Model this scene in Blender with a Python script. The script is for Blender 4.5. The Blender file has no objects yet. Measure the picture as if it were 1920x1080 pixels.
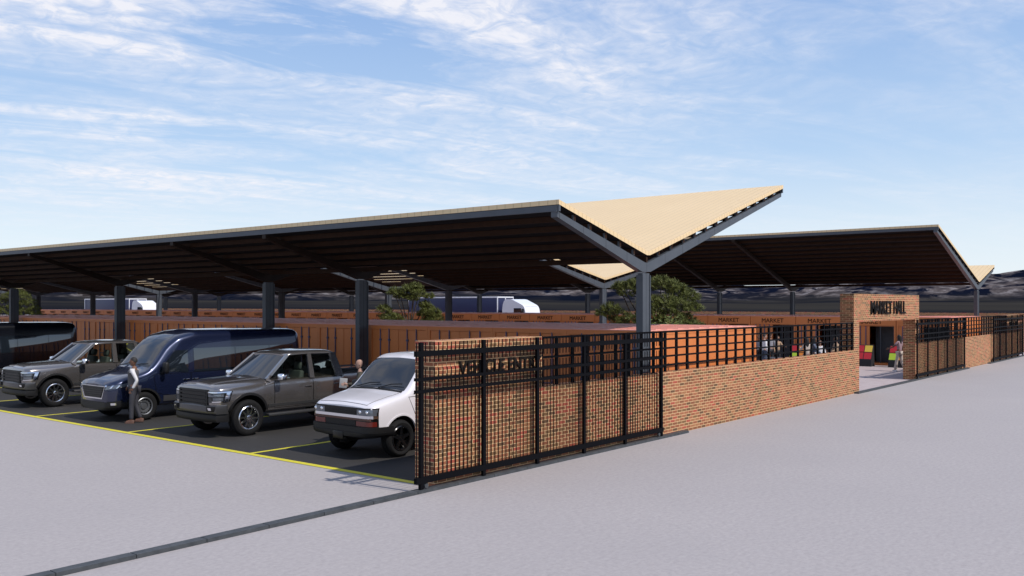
import bpy, bmesh, math, random
from mathutils import Vector, Matrix, noise as mnoise
R = math.radians
scene = bpy.context.scene
col = scene.collection
rnd = random.Random(7)

# ------------------------------------------------------------------ camera
YAW = .6815; CAM_Z = 3.28; F = 1712.67
CA, SA = math.cos(YAW), math.sin(YAW)
cam_data = bpy.data.cameras.new('camera'); cam = bpy.data.objects.new('camera', cam_data)
col.objects.link(cam); scene.camera = cam
cam.location = (0, 0, CAM_Z)
cam.rotation_euler = (R(90), 0, -math.atan2(CA, SA))
cam_data.sensor_width = 36; cam_data.lens = 36 * F / 1920
cam_data.shift_y = 29.83 / 1920
cam_data.clip_start = .1; cam_data.clip_end = 20000

# ------------------------------------------------------------------ materials
M = {}
def mat(name, color=(.5, .5, .5), rough=.6, metal=0., coat=0., spec=.5, coat_rough=.05):
    m = bpy.data.materials.new(name); m.use_nodes = True
    b = m.node_tree.nodes['Principled BSDF']
    b.inputs['Base Color'].default_value = (*color, 1)
    b.inputs['Roughness'].default_value = rough
    b.inputs['Metallic'].default_value = metal
    b.inputs['Coat Weight'].default_value = coat
    b.inputs['Coat Roughness'].default_value = coat_rough
    b.inputs['Specular IOR Level'].default_value = spec
    M[name] = m
    return m
def N(m, t, **kw):
    n = m.node_tree.nodes.new(t)
    for k, v in kw.items(): setattr(n, k, v)
    return n
def L(m, a, b): m.node_tree.links.new(a, b)
def bsdf(m): return m.node_tree.nodes['Principled BSDF']
def ramp(m, fac, stops, interp='LINEAR'):
    r = N(m, 'ShaderNodeValToRGB'); r.color_ramp.interpolation = interp
    el = r.color_ramp.elements
    while len(el) < len(stops): el.new(.5)
    for e, (p, c) in zip(el, stops): e.position = p; e.color = (*c, 1) if len(c) == 3 else c
    if fac is not None: L(m, fac, r.inputs['Fac'])
    return r
def noise_tex(m, vec, scale, detail=4, rough=.55, dist=0.):
    n = N(m, 'ShaderNodeTexNoise'); n.inputs['Scale'].default_value = scale
    n.inputs['Detail'].default_value = detail; n.inputs['Roughness'].default_value = rough
    n.inputs['Distortion'].default_value = dist
    if vec is not None: L(m, vec, n.inputs['Vector'])
    return n
def objco(m): return N(m, 'ShaderNodeTexCoord').outputs['Object']
def mapping(m, vec, scale=(1, 1, 1), rot=(0, 0, 0), loc=(0, 0, 0)):
    p = N(m, 'ShaderNodeMapping'); p.inputs['Scale'].default_value = scale
    p.inputs['Rotation'].default_value = rot; p.inputs['Location'].default_value = loc
    L(m, vec, p.inputs['Vector']); return p.outputs['Vector']
def bump(m, h, strength=.3, dist=.02):
    b = N(m, 'ShaderNodeBump'); b.inputs['Strength'].default_value = strength
    b.inputs['Distance'].default_value = dist
    L(m, h, b.inputs['Height']); L(m, b.outputs['Normal'], bsdf(m).inputs['Normal'])
def mixc(m, fac, a, b, mode='MIX'):
    x = N(m, 'ShaderNodeMix', data_type='RGBA', blend_type=mode)
    for sock, v in ((x.inputs[0], fac), (x.inputs[6], a), (x.inputs[7], b)):
        if isinstance(v, (int, float)): sock.default_value = v
        elif isinstance(v, tuple): sock.default_value = (*v, 1)
        else: L(m, v, sock)
    return x.outputs[2]
def math_n(m, op, a, b=None, c=None):
    x = N(m, 'ShaderNodeMath', operation=op)
    for i, v in enumerate((a, b, c)):
        if v is None: continue
        if isinstance(v, (int, float)): x.inputs[i].default_value = v
        else: L(m, v, x.inputs[i])
    return x.outputs[0]
def noisy(name, c1, c2, scale, rough=.6, detail=5, metal=0., coat=0., bumpy=0., stretch=(1, 1, 1), spec=.5):
    m = mat(name, c1, rough, metal, coat, spec)
    v = mapping(m, objco(m), stretch)
    n = noise_tex(m, v, scale, detail)
    r = ramp(m, n.outputs['Fac'], [(.3, c1), (.7, c2)])
    L(m, r.outputs['Color'], bsdf(m).inputs['Base Color'])
    if bumpy: bump(m, n.outputs['Fac'], bumpy, .01)
    return m

# pavement: pale concrete, fine grain, faint large stains
m = mat('concrete', (.46, .45, .48), .8)
co = objco(m)
n1 = noise_tex(m, co, 14, 8, .75)
n2 = noise_tex(m, co, .22, 5, .65)
n3 = noise_tex(m, mapping(m, co, (1.2, 5, 1)), 3.5, 5, .65)
r1 = ramp(m, n1.outputs['Fac'], [(.30, (.272, .250, .252)), (.70, (.400, .366, .366))])
r2 = ramp(m, n2.outputs['Fac'], [(.35, (0, 0, 0)), (.68, (1, 1, 1))])
r3 = ramp(m, n3.outputs['Fac'], [(.42, (0, 0, 0)), (.66, (1, 1, 1))])
c = mixc(m, math_n(m, 'MULTIPLY', r2.outputs['Color'], .30), r1.outputs['Color'], (.275, .255, .262))
c = mixc(m, math_n(m, 'MULTIPLY', r3.outputs['Color'], .22), c, (.425, .390, .388))
L(m, c, bsdf(m).inputs['Base Color']); bump(m, n1.outputs['Fac'], .35, .006)
# asphalt
m = mat('asphalt', (.035, .035, .038), .85)
co = objco(m)
n1 = noise_tex(m, co, 60, 4, .8); n2 = noise_tex(m, mapping(m, co, (.6, .25, 1)), .9, 4, .6)
c = mixc(m, n1.outputs['Fac'], (.009, .0088, .009), (.032, .030, .030))
c = mixc(m, math_n(m, 'MULTIPLY', n2.outputs['Fac'], .5), c, (.022, .020, .0205))
L(m, c, bsdf(m).inputs['Base Color']); bump(m, n1.outputs['Fac'], .5, .008)
noisy('yellow_paint', (.66, .58, .03), (.52, .46, .04), 14, .6)
# clay pavers
m = mat('pavers', (.4, .33, .33), .8)
co = objco(m)
b = N(m, 'ShaderNodeTexBrick'); L(m, mapping(m, co, (1, 1, 1), (0, 0, R(45))), b.inputs['Vector'])
for k, v in (('Scale', 1.), ('Mortar Size', .012), ('Brick Width', .24), ('Row Height', .12), ('Bias', 0.)): b.inputs[k].default_value = v
b.inputs['Color1'].default_value = (.34, .245, .245, 1); b.inputs['Color2'].default_value = (.42, .345, .35, 1); b.inputs['Mortar'].default_value = (.44, .40, .41, 1)
n1 = noise_tex(m, co, .35, 3)
L(m, mixc(m, math_n(m, 'MULTIPLY', n1.outputs['Fac'], .5), b.outputs['Color'], (.40, .37, .385)), bsdf(m).inputs['Base Color'])

def brick_mat(name, dark=1.):
    m = mat(name, (.3, .15, .08), .85)
    g = N(m, 'ShaderNodeNewGeometry'); co = objco(m)
    sp = N(m, 'ShaderNodeSeparateXYZ'); L(m, co, sp.inputs[0])
    sn = N(m, 'ShaderNodeSeparateXYZ'); L(m, g.outputs['True Normal'], sn.inputs[0])
    ax = math_n(m, 'GREATER_THAN', math_n(m, 'ABSOLUTE', sn.outputs[0]), .5)
    az = math_n(m, 'GREATER_THAN', math_n(m, 'ABSOLUTE', sn.outputs[2]), .5)
    h = N(m, 'ShaderNodeMix', data_type='FLOAT'); L(m, ax, h.inputs[0]); L(m, sp.outputs[0], h.inputs[2]); L(m, sp.outputs[1], h.inputs[3])
    vv = N(m, 'ShaderNodeMix', data_type='FLOAT'); L(m, az, vv.inputs[0]); L(m, sp.outputs[2], vv.inputs[2]); L(m, sp.outputs[1], vv.inputs[3])
    cb = N(m, 'ShaderNodeCombineXYZ'); L(m, h.outputs[0], cb.inputs[0]); L(m, vv.outputs[0], cb.inputs[1])
    b = N(m, 'ShaderNodeTexBrick'); L(m, cb.outputs[0], b.inputs['Vector'])
    for k, v in (('Scale', 1.), ('Mortar Size', .0060), ('Mortar Smooth', .15), ('Brick Width', .237), ('Row Height', .0745), ('Bias', 0.)): b.inputs[k].default_value = v
    b.inputs['Color1'].default_value = (0, 0, 0, 1); b.inputs['Color2'].default_value = (1, 1, 1, 1); b.inputs['Mortar'].default_value = (.5, .5, .5, 1)
    r = ramp(m, b.outputs['Color'], [(0, (.125, .060, .024)), (.12, (.31, .096, .040)), (.32, (.21, .105, .038)), (.46, (.37, .128, .056)), (.64, (.24, .080, .030)), (.80, (.38, .160, .066)), (.91, (.42, .080, .045))], 'CONSTANT')
    n1 = noise_tex(m, co, 45, 4, .7); n2 = noise_tex(m, co, 1.3, 3)
    c = mixc(m, math_n(m, 'MULTIPLY', n1.outputs['Fac'], .45), r.outputs['Color'], (.13, .07, .04))
    mort = mixc(m, n2.outputs['Fac'], (.68, .43, .21), (.84, .58, .32))
    c = mixc(m, b.outputs['Fac'], c, mort)
    L(m, c, bsdf(m).inputs['Base Color'])
    bump(m, math_n(m, 'SUBTRACT', math_n(m, 'MULTIPLY', n1.outputs['Fac'], .3), b.outputs['Fac']), .6, .006)
    return m
brick_mat('brick')
mat('black_metal', (.003, .003, .0045), .65, spec=.08)
noisy('track_metal', (.030, .034, .040), (.06, .065, .072), 6, .6)
# grey steel with fine plate joints across its length
m = mat('steel', (.075, .085, .105), .5)
co = objco(m); n1 = noise_tex(m, co, 3., 5)
c = mixc(m, n1.outputs['Fac'], (.046, .055, .070), (.078, .088, .104))
sp = N(m, 'ShaderNodeSeparateXYZ'); L(m, co, sp.inputs[0])
jt = math_n(m, 'LESS_THAN', math_n(m, 'FRACT', math_n(m, 'MULTIPLY', sp.outputs[0], 1.05)), .022)
L(m, mixc(m, jt, c, (.02, .022, .027)), bsdf(m).inputs['Base Color'])
noisy('beam_shaded', (.016, .010, .008), (.026, .016, .012), 3, .6, spec=.2)  # inner frames: canopy shade put into the colour in place of grey steel
noisy('purlin_steel', (.024, .0095, .0042), (.040, .016, .007), 4, .7, spec=.2)  # warm brown tint stands in for light bounced up onto the purlins
# standing seam roof
m = mat('roof_sheet', (.74, .57, .36), .55)
co = objco(m); sp = N(m, 'ShaderNodeSeparateXYZ'); L(m, co, sp.inputs[0])
sx = math_n(m, 'LESS_THAN', math_n(m, 'FRACT', math_n(m, 'MULTIPLY', sp.outputs[1], 4.)), .12)
sy = math_n(m, 'LESS_THAN', math_n(m, 'FRACT', math_n(m, 'MULTIPLY', sp.outputs[0], 6.)), .16)
n1 = noise_tex(m, co, .6, 4)
c = mixc(m, n1.outputs['Fac'], (.70, .515, .29), (.78, .59, .345))
sf = math_n(m, 'MAXIMUM', sx, sy)
L(m, mixc(m, math_n(m, 'MULTIPLY', sf, .5), c, (.45, .33, .19)), bsdf(m).inputs['Base Color']); bump(m, sf, .5, .02)
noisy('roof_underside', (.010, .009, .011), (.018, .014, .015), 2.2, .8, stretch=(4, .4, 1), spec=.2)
def container_mat(name, c1, c2, c3):
    m = mat(name, c1, .5)
    co = objco(m)
    n1 = noise_tex(m, mapping(m, co, (2.2, 2.2, .35)), 1.6, 5, .6); n2 = noise_tex(m, co, 26, 4, .7)
    c = mixc(m, n1.outputs['Fac'], c1, c2)
    rr = ramp(m, n2.outputs['Fac'], [(.62, (0, 0, 0)), (.78, (1, 1, 1))])
    L(m, mixc(m, math_n(m, 'MULTIPLY', rr.outputs['Color'], .35), c, c3), bsdf(m).inputs['Base Color'])
    bump(m, n2.outputs['Fac'], .08, .004)
container_mat('container_paint', (.70, .225, .062), (.60, .180, .048), (.42, .11, .036))
container_mat('container_roof', (.86, .37, .29), (.80, .335, .26), (.68, .28, .22))
mat('lock_rod', (.085, .09, .17), .5, .2)
mat('seam_dark', (.03, .012, .008), .7)
noisy('dark_interior', (.025, .025, .028), (.04, .04, .045), 3, .7)
noisy('shutter', (.045, .05, .06), (.06, .065, .075), 3, .5)
noisy('letter_black', (.008, .006, .005), (.014, .010, .008), 8, .7, spec=.15)
# vehicles
mat('paint_taupe', (.235, .218, .215), .20, .80, 1., coat_rough=.02)
mat('bumper_metal', (.10, .10, .105), .3, .7)
mat('paint_blue', (.011, .017, .050), .25, .5, 1., coat_rough=.02)
mat('paint_black', (.004, .005, .009), .22, .2, 1.)
mat('paint_white', (.66, .64, .68), .35, .0, 1.)
mat('plastic', (.010, .010, .011), .5, spec=.3)
mat('plastic_grey', (.035, .035, .038), .4)
noisy('rubber', (.006, .006, .0065), (.011, .011, .012), 30, .8, spec=.2)
mat('chrome', (.75, .76, .80), .12, 1.)
mat('alloy', (.85, .86, .90), .18, 1.)
mat('rim_black', (.012, .012, .014), .22, .6, .6)
mat('steel_rim', (.25, .26, .28), .4, .9)
mat('grille_black', (.004, .004, .0045), .3, spec=.35)
mat('lamp_glass', (.10, .115, .14), .08, .3, 1.)
mat('lamp_red', (.12, .014, .010), .2, 0, .25)
mat('lamp_amber', (.75, .22, .01), .25, 0, 1.)
mat('tint_glass', (.010, .014, .020), .03, 0, 1., 1.0, .02)
mat('screen_glass', (.022, .027, .037), .04, 0, 0, .45)
noisy('seat_cloth', (.03, .045, .045), (.05, .07, .068), 20, .7)
mat('trailer_blue', (.012, .016, .065), .45)
mat('truck_white', (.72, .72, .76), .35, 0, .6)
m = bpy.data.materials.new('clear_glass'); m.use_nodes = True; M['clear_glass'] = m
nt = m.node_tree; nt.nodes.clear()
out = nt.nodes.new('ShaderNodeOutputMaterial'); mx = nt.nodes.new('ShaderNodeMixShader')
tr = nt.nodes.new('ShaderNodeBsdfTransparent'); tr.inputs[0].default_value = (.78, .80, .74, 1)
gl = nt.nodes.new('ShaderNodeBsdfGlossy'); gl.inputs['Roughness'].default_value = .02; gl.inputs['Color'].default_value = (1, 1, 1, 1)
fr = nt.nodes.new('ShaderNodeFresnel'); fr.inputs[0].default_value = 1.5
nt.links.new(fr.outputs[0], mx.inputs[0]); nt.links.new(tr.outputs[0], mx.inputs[1]); nt.links.new(gl.outputs[0], mx.inputs[2]); nt.links.new(mx.outputs[0], out.inputs[0])
# plants
def leaf_mat(name, a, b_, c_):
    m = mat(name, a, .6, spec=.3)
    co = objco(m); n1 = noise_tex(m, co, 2.2, 3); n2 = noise_tex(m, co, 17, 3, .7)
    c = mixc(m, n1.outputs['Fac'], a, b_); rr = ramp(m, n2.outputs['Fac'], [(.5, (0, 0, 0)), (.72, (1, 1, 1))])
    L(m, mixc(m, rr.outputs['Color'], c, c_), bsdf(m).inputs['Base Color'])
    bsdf(m).inputs['Subsurface Weight'].default_value = 0
leaf_mat('pine_needles', (.065, .085, .017), (.105, .122, .026), (.20, .20, .065))
leaf_mat('shrub_leaves', (.07, .10, .022), (.12, .16, .035), (.20, .24, .07))
noisy('bark', (.05, .035, .025), (.10, .075, .055), 14, .9, bumpy=.5, stretch=(1, 1, .3))
# people
for nm, c in dict(skin_brown=(.16, .075, .045), skin_light=(.42, .25, .19), skin_tan=(.30, .17, .12), hair_dark=(.012, .010, .010), hair_brown=(.05, .028, .016),
                  cloth_white=(.68, .67, .69), cloth_vest=(.085, .083, .09), cloth_trouser=(.035, .035, .045), leather=(.10, .048, .034), cloth_olive=(.045, .038, .026),
                  cloth_mauve=(.33, .22, .25), cloth_beige=(.50, .43, .38), cloth_denim=(.05, .07, .12), cloth_grey=(.26, .26, .29), cloth_tan=(.36, .24, .15), cloth_black=(.012, .012, .015),
                  card_red=(.50, .015, .03), card_yellow=(.72, .50, .06), card_green=(.45, .62, .04), card_orange=(.75, .24, .03), paper=(.42, .42, .43), eye=(.01, .008, .008)).items():
    noisy(nm, c, tuple(x * .85 for x in c), 25, .7)

# ------------------------------------------------------------------ mesh helpers
class MB:
    def __init__(s): s.v = []; s.f = []; s.mi = []; s.mats = []; s.cur = 0
    def use(s, m):
        if m not in s.mats: s.mats.append(m)
        s.cur = s.mats.index(m); return s
    def add(s, vs, fs):
        o = len(s.v); s.v += [tuple(v) for v in vs]; s.f += [[i + o for i in f] for f in fs]; s.mi += [s.cur] * len(fs); return s
    def box(s, x0, x1, y0, y1, z0, z1):
        vs = [(x, y, z) for z in (z0, z1) for y in (y0, y1) for x in (x0, x1)]
        return s.add(vs, [(0, 2, 3, 1), (4, 5, 7, 6), (0, 1, 5, 4), (2, 6, 7, 3), (0, 4, 6, 2), (1, 3, 7, 5)])
    def cbox(s, x0, x1, y0, y1, z0, z1, b=.02):
        # box with chamfered edges
        bm = bmesh.new(); bmesh.ops.create_cube(bm, size=1)
        for v in bm.verts: v.co = Vector(((x0 + x1) / 2 + v.co.x * (x1 - x0), (y0 + y1) / 2 + v.co.y * (y1 - y0), (z0 + z1) / 2 + v.co.z * (z1 - z0)))
        bmesh.ops.bevel(bm, geom=list(bm.edges), offset=b, segments=2, affect='EDGES', profile=.5)
        bm.verts.index_update()
        s.add([v.co[:] for v in bm.verts], [[v.index for v in f.verts] for f in bm.faces]); bm.free(); return s
    def bar(s, p0, p1, w, h, up=(0, 0, 1), w1=None, h1=None):
        p0, p1 = Vector(p0), Vector(p1); d = (p1 - p0).normalized(); u = Vector(up)
        sd = d.cross(u)
        if sd.length < 1e-4: sd = d.cross(Vector((1, 0, 0)))
        sd.normalize(); u = sd.cross(d)
        w1 = w if w1 is None else w1; h1 = h if h1 is None else h1
        vs = []
        for p, a, b in ((p0, w, h), (p1, w1, h1)):
            for i, j in ((-1, -1), (1, -1), (1, 1), (-1, 1)): vs.append(p + sd * (i * a / 2) + u * (j * b / 2))
        return s.add(vs, [(0, 1, 2, 3), (7, 6, 5, 4), (0, 4, 5, 1), (1, 5, 6, 2), (2, 6, 7, 3), (3, 7, 4, 0)])
    def tube(s, pts, rad, n=8, cap=True):
        pts = [Vector(p) for p in pts]; rad = rad if isinstance(rad, (list, tuple)) else [rad] * len(pts)
        vs = []; fs = []; prev = None
        for i, p in enumerate(pts):
            d = (pts[min(i + 1, len(pts) - 1)] - pts[max(i - 1, 0)]).normalized()
            a = d.cross(Vector((0, 0, 1))) if prev is None else d.cross(prev.cross(d)) * -1
            if prev is None and a.length < 1e-3: a = d.cross(Vector((1, 0, 0)))
            if prev is not None: a = prev - d * prev.dot(d)
            a.normalize(); prev = a; b = d.cross(a)
            for k in range(n):
                t = 2 * math.pi * k / n; vs.append(p + (a * math.cos(t) + b * math.sin(t)) * rad[i])
        for i in range(len(pts) - 1):
            for k in range(n): fs.append((i * n + k, i * n + (k + 1) % n, (i + 1) * n + (k + 1) % n, (i + 1) * n + k))
        if cap: fs.append(tuple(range(n))[::-1]); fs.append(tuple((len(pts) - 1) * n + k for k in range(n)))
        return s.add(vs, fs)
    def lathe(s, prof, c=(0, 0, 0), axis='Y', n=32, closed=False):
        vs = []; fs = []; m_ = len(prof)
        for k in range(n):
            t = 2 * math.pi * k / n
            for r, h in prof:
                a, b = r * math.cos(t), r * math.sin(t)
                vs.append((c[0] + a, c[1] + h, c[2] + b) if axis == 'Y' else (c[0] + a, c[1] + b, c[2] + h))
        for k in range(n):
            for i in range(m_ if closed else m_ - 1):
                j = (i + 1) % m_; k2 = (k + 1) % n
                fs.append((k * m_ + i, k * m_ + j, k2 * m_ + j, k2 * m_ + i))
        return s.add(vs, fs)
    def prism(s, poly, a0, a1, axis='Y'):
        # poly in the two remaining axes: Y -> (x,z), X -> (y,z), Z -> (x,y)
        n = len(poly)
        def P(p, a): return (p[0], a, p[1]) if axis == 'Y' else ((a, p[0], p[1]) if axis == 'X' else (p[0], p[1], a))
        vs = [P(p, a0) for p in poly] + [P(p, a1) for p in poly]
        fs = [tuple(range(n))[::-1], tuple(range(n, 2 * n))] + [(i, (i + 1) % n, n + (i + 1) % n, n + i) for i in range(n)]
        return s.add(vs, fs)
    def sheet(s, grid, thick=None):
        # grid[i][j] of points; thick: vector pushed inward for a skirt
        ni, nj = len(grid), len(grid[0]); vs = [p for row in grid for p in row]
        fs = [(i * nj + j, i * nj + j + 1, (i + 1) * nj + j + 1, (i + 1) * nj + j) for i in range(ni - 1) for j in range(nj - 1)]
        if thick is not None:
            ring = [(0, j) for j in range(nj)] + [(i, nj - 1) for i in range(1, ni)] + [(ni - 1, j) for j in range(nj - 2, -1, -1)] + [(i, 0) for i in range(ni - 2, 0, -1)]
            o = len(vs); T = Vector(thick)
            vs += [tuple(Vector(grid[i][j]) + T) for i, j in ring]
            for k, (i, j) in enumerate(ring):
                k2 = (k + 1) % len(ring); i2, j2 = ring[k2]
                fs.append((i * nj + j, o + k, o + k2, i2 * nj + j2))
        return s.add(vs, fs)
    def ball(s, c, r, n=10, k=6):
        r = r if isinstance(r, (list, tuple)) else (r, r, r)
        prof = [(math.sin(math.pi * i / k), -math.cos(math.pi * i / k)) for i in range(k + 1)]
        vs = []; fs = []
        for q in range(n):
            t = 2 * math.pi * q / n
            for a, h in prof: vs.append((c[0] + a * math.cos(t) * r[0], c[1] + a * math.sin(t) * r[1], c[2] + h * r[2]))
        m_ = k + 1
        for q in range(n):
            for i in range(k): fs.append((q * m_ + i, ((q + 1) % n) * m_ + i, ((q + 1) % n) * m_ + i + 1, q * m_ + i + 1))
        return s.add(vs, fs)
    def mesh(s, name, m=None, smooth=None, fix=True):
        me = bpy.data.meshes.new(name); me.from_pydata(s.v, [], s.f); 
        if s.mats:
            for k in s.mats: me.materials.append(M[k])
            me.polygons.foreach_set('material_index', s.mi)
        elif m: me.materials.append(M[m])
        bm = bmesh.new(); bm.from_mesh(me)
        bmesh.ops.remove_doubles(bm, verts=bm.verts, dist=1e-5)
        if fix: bmesh.ops.recalc_face_normals(bm, faces=bm.faces)
        bm.to_mesh(me); bm.free()
        if smooth:
            me.polygons.foreach_set('use_smooth', [True] * len(me.polygons)); me.set_sharp_from_angle(angle=R(smooth))
        me.update(); return me
    def build(s, name, m=None, parent=None, smooth=None, loc=None, fix=True):
        o = bpy.data.objects.new(name, s.mesh(name, m, smooth, fix)); col.objects.link(o)
        if parent is not None: o.parent = parent
        if loc: o.location = loc
        return o
def tag(o, label=None, cat=None, group=None, kind=None):
    if label: o['label'] = label
    if cat: o['category'] = cat
    if group: o['group'] = group
    if kind: o['kind'] = kind
    return o
def thing(name, label, cat, loc=(0, 0, 0), rz=0, group=None):
    o = bpy.data.objects.new(name, None); col.objects.link(o); o.location = loc; o.rotation_euler = (0, 0, rz)
    o.empty_display_size = .2
    return tag(o, label, cat, group)
KIDS = {}
def children(o): return [c for c in bpy.data.objects if c.parent is o]
def dup(o, parent=None, swap=None):
    c = o.copy(); col.objects.link(c)
    if parent is not None: c.parent = parent
    if swap and c.data and c.data.materials:
        if any(mm and mm.name in swap for mm in c.data.materials):
            c.data = c.data.copy()
            for i, mm in enumerate(c.data.materials):
                if mm and mm.name in swap: c.data.materials[i] = M[swap[mm.name]]
    for ch in children(o): dup(ch, c, swap)
    return c
def text_mesh(name, body, width, height, depth, m, bold=0.):
    cu = bpy.data.curves.new(name, 'FONT'); cu.body = body; cu.extrude = .5; cu.offset = bold; cu.resolution_u = 3
    o = bpy.data.objects.new(name, cu); col.objects.link(o)
    bpy.context.view_layer.update()
    dg = bpy.context.evaluated_depsgraph_get(); me = bpy.data.meshes.new_from_object(o.evaluated_get(dg))
    bpy.data.objects.remove(o); bpy.data.curves.remove(cu)
    xs = [v.co.x for v in me.vertices]; ys = [v.co.y for v in me.vertices]; zs = [v.co.z for v in me.vertices]
    for v in me.vertices:
        v.co = ((v.co.x - min(xs)) / (max(xs) - min(xs)) * width, (v.co.y - min(ys)) / (max(ys) - min(ys)) * height, (v.co.z - min(zs)) / (max(zs) - min(zs)) * depth)
    me.materials.clear(); me.materials.append(M[m]); me.name = name
    return me     # x right, y up, z out of the face
def pixel_ground(x, y, z=0.):
    d = F * (CAM_Z - z) / (y - 569.83); r = (x - 960) / F
    return d * (CA + SA * r), d * (SA - CA * r)

# ------------------------------------------------------------------ setting
def sheet_obj(name, x0, x1, y0, y1, z, m, kind='structure'):
    o = MB().add([(x0, y0, z), (x1, y0, z), (x1, y1, z), (x0, y1, z)], [(0, 1, 2, 3)]).build(name, m)
    return tag(o, kind=kind)
sheet_obj('ground', -420, 420, -420, 420, 0, 'concrete')
sheet_obj('parking_lot', 11.94, 28.5, 11.55, 130, .004, 'asphalt')
sheet_obj('market_paving', 28.6, 78, 11.34, 150, .004, 'pavers')
sheet_obj('parking_line', 11.79, 11.95, 11.4, 125, .008, 'yellow_paint')
for v in (17.05, 22.3, 27.55, 32.75, 38.0, 43.25, 48.5):
    sheet_obj('parking_line', 11.951, 17.6, v - .06, v + .06, .008, 'yellow_paint')

# mountains: a real ring of terrain 2.2 to 5 km away
def px_env(x):
    pts = [(-6000, 60), (-200, 66), (0, 68), (600, 74), (1150, 70), (1250, 58), (1300, 47), (1345, 44), (1400, 34), (1470, 33), (1500, 38), (1560, 56), (1650, 66), (1780, 56), (1868, 56), (1920, 64), (2100, 84), (2500, 70), (9000, 60)]
    for (a, b), (c, d) in zip(pts, pts[1:]):
        if a <= x <= c: return b + (d - b) * (x - a) / (c - a)
    return 60
def mountains():
    mb = MB(); NA, NR = 1500, 56; grid = []
    for i in range(NA):
        rel = -math.pi + 2 * math.pi * i / (NA - 1)            # angle to the right of the view axis
        if abs(rel) < 1.2: env = px_env(960 + F * math.tan(rel)) / F * math.cos(rel)
        else: env = .036
        az = YAW - rel; ca, sa = math.cos(az), math.sin(az); cells = []; top = 1e-6
        for j in range(NR):
            t = j / (NR - 1)
            r = 260 * (5600 / 260) ** (t / .25) if t < .25 else 5600 + 1300 * (t - .25) / .75
            x, y = r * ca, r * sa; q = max(0., (t - .25) / .75)
            rg = mnoise.ridged_multi_fractal(Vector((x / 1500, y / 1500, 3.1)), .85, 2.1, 7, 1., 2.)
            fb = mnoise.fractal(Vector((x / 600, y / 600, .7)), 1., 2., 6)
            a = .10 * min(1., t / .25) + .90 * min(1., q / .8) ** 1.2 - max(0., q - .85) * 2.5
            a += (.17 * (rg - 1.1) + .13 * fb) * min(1., q * 3) + .02 * fb * min(1, t * 8)
            cells.append((x, y, r, a)); top = max(top, a)
        jag = 1 + .04 * mnoise.fractal(Vector((rel * 14, 5.5, 0)), 1., 2., 5)
        grid.append([(x, y, (CAM_Z if r > 900 else CAM_Z * r / 900) + r * a / top * env * jag - 1.2) for x, y, r, a in cells])
    mb.sheet(grid)
    o = mb.build('mountain_range', 'mountain', smooth=80)
    tag(o, kind='structure')
m = mat('mountain', (.03, .04, .07), 1., spec=0.)
co = objco(m); g = N(m, 'ShaderNodeNewGeometry')
n1 = noise_tex(m, mapping(m, co, (.0034, .0034, .009)), 1., 8, .62, 1.6)
n2 = noise_tex(m, mapping(m, co, (.0010, .0010, .0040), (0, 0, 0), (2.2, 0, 0)), 1., 4, .5, .6)
n3 = noise_tex(m, mapping(m, co, (.009, .009, .03)), 1., 6, .65)
n4 = noise_tex(m, mapping(m, co, (.0011, .0011, .012), (0, 0, 0), (7.3, 1.2, 0)), 1., 5, .5, .8)
r1 = ramp(m, n1.outputs['Fac'], [(.45, (0, 0, 0)), (.53, (1, 1, 1))])
r2 = ramp(m, n2.outputs['Fac'], [(.42, (0, 0, 0)), (.50, (1, 1, 1))])
base = mixc(m, n3.outputs['Fac'], (.0022, .0042, .0135), (.0050, .0075, .017))
rock = ramp(m, n3.outputs['Fac'], [(.30, (.022, .021, .026)), (.50, (.095, .080, .080)), (.68, (.30, .275, .28))]).outputs['Color']
c = mixc(m, math_n(m, 'MULTIPLY', r1.outputs['Color'], r2.outputs['Color']), base, rock)
sp = N(m, 'ShaderNodeSeparateXYZ'); L(m, co, sp.inputs[0])
lowg = N(m, 'ShaderNodeMapRange'); L(m, sp.outputs[2], lowg.inputs[0]); lowg.inputs[1].default_value = 18; lowg.inputs[2].default_value = 85; lowg.inputs[3].default_value = .97; lowg.inputs[4].default_value = 0
c = mixc(m, lowg.outputs[0], c, mixc(m, ramp(m, n4.outputs['Fac'], [(.40, (0, 0, 0)), (.60, (1, 1, 1))]).outputs['Color'], (.0045, .0065, .013), (.030, .028, .026)))
L(m, c, bsdf(m).inputs['Base Color'])
mountains()

# ------------------------------------------------------------------ walls, fences, gates
WV = 11.33        # street face of the brick walls
def wall_thing(name, label, cat, boxes, group=None):
    mb = MB()
    for b in boxes: mb.box(*b)
    return tag(mb.build(name, 'brick'), label, cat, group)
def letters(parent, me, name, loc, rot):
    o = bpy.data.objects.new(name, me); col.objects.link(o); o.parent = parent; o.location = loc; o.rotation_euler = rot
    return o
FACE_STREET = (R(90), 0, 0)                    # x right = +u, facing -v
FACE_LOT = (R(90), 0, R(-90))                  # facing -u, reading right = -v
pier = wall_thing('brick_wall', 'tall brick pier wall lettered VEHICLE ENTRY behind the nearest black gate', 'wall', [(11.79, 14.94, WV, WV + .5, 0, 2.61)])
tm = text_mesh('lettering', 'VEHICLE ENTRY', 2.5, .25, .03, 'letter_black', .022)
letters(pier, tm, 'lettering', (12.4, WV - .001, 1.98), FACE_STREET)
lowA = wall_thing('brick_wall', 'long low sunlit brick wall between the nearest gate and the MARKET HALL portal', 'wall', [(14.941, 33.799, WV, WV + .2, 0, 1.59)])
lowB = wall_thing('brick_wall', 'low brick wall to the right of the MARKET HALL portal, carrying a black fence', 'wall', [(42.201, 60.6, WV, WV + .2, 0, 1.59)])
pier2 = wall_thing('brick_wall', 'tall brick pier wall with black lettering at the far right gate', 'wall', [(60.601, 64.3, WV, WV + .5, 0, 2.61)])
tm = text_mesh('lettering', 'VEHICLE EXIT', 2.5, .27, .03, 'letter_black')
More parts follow.
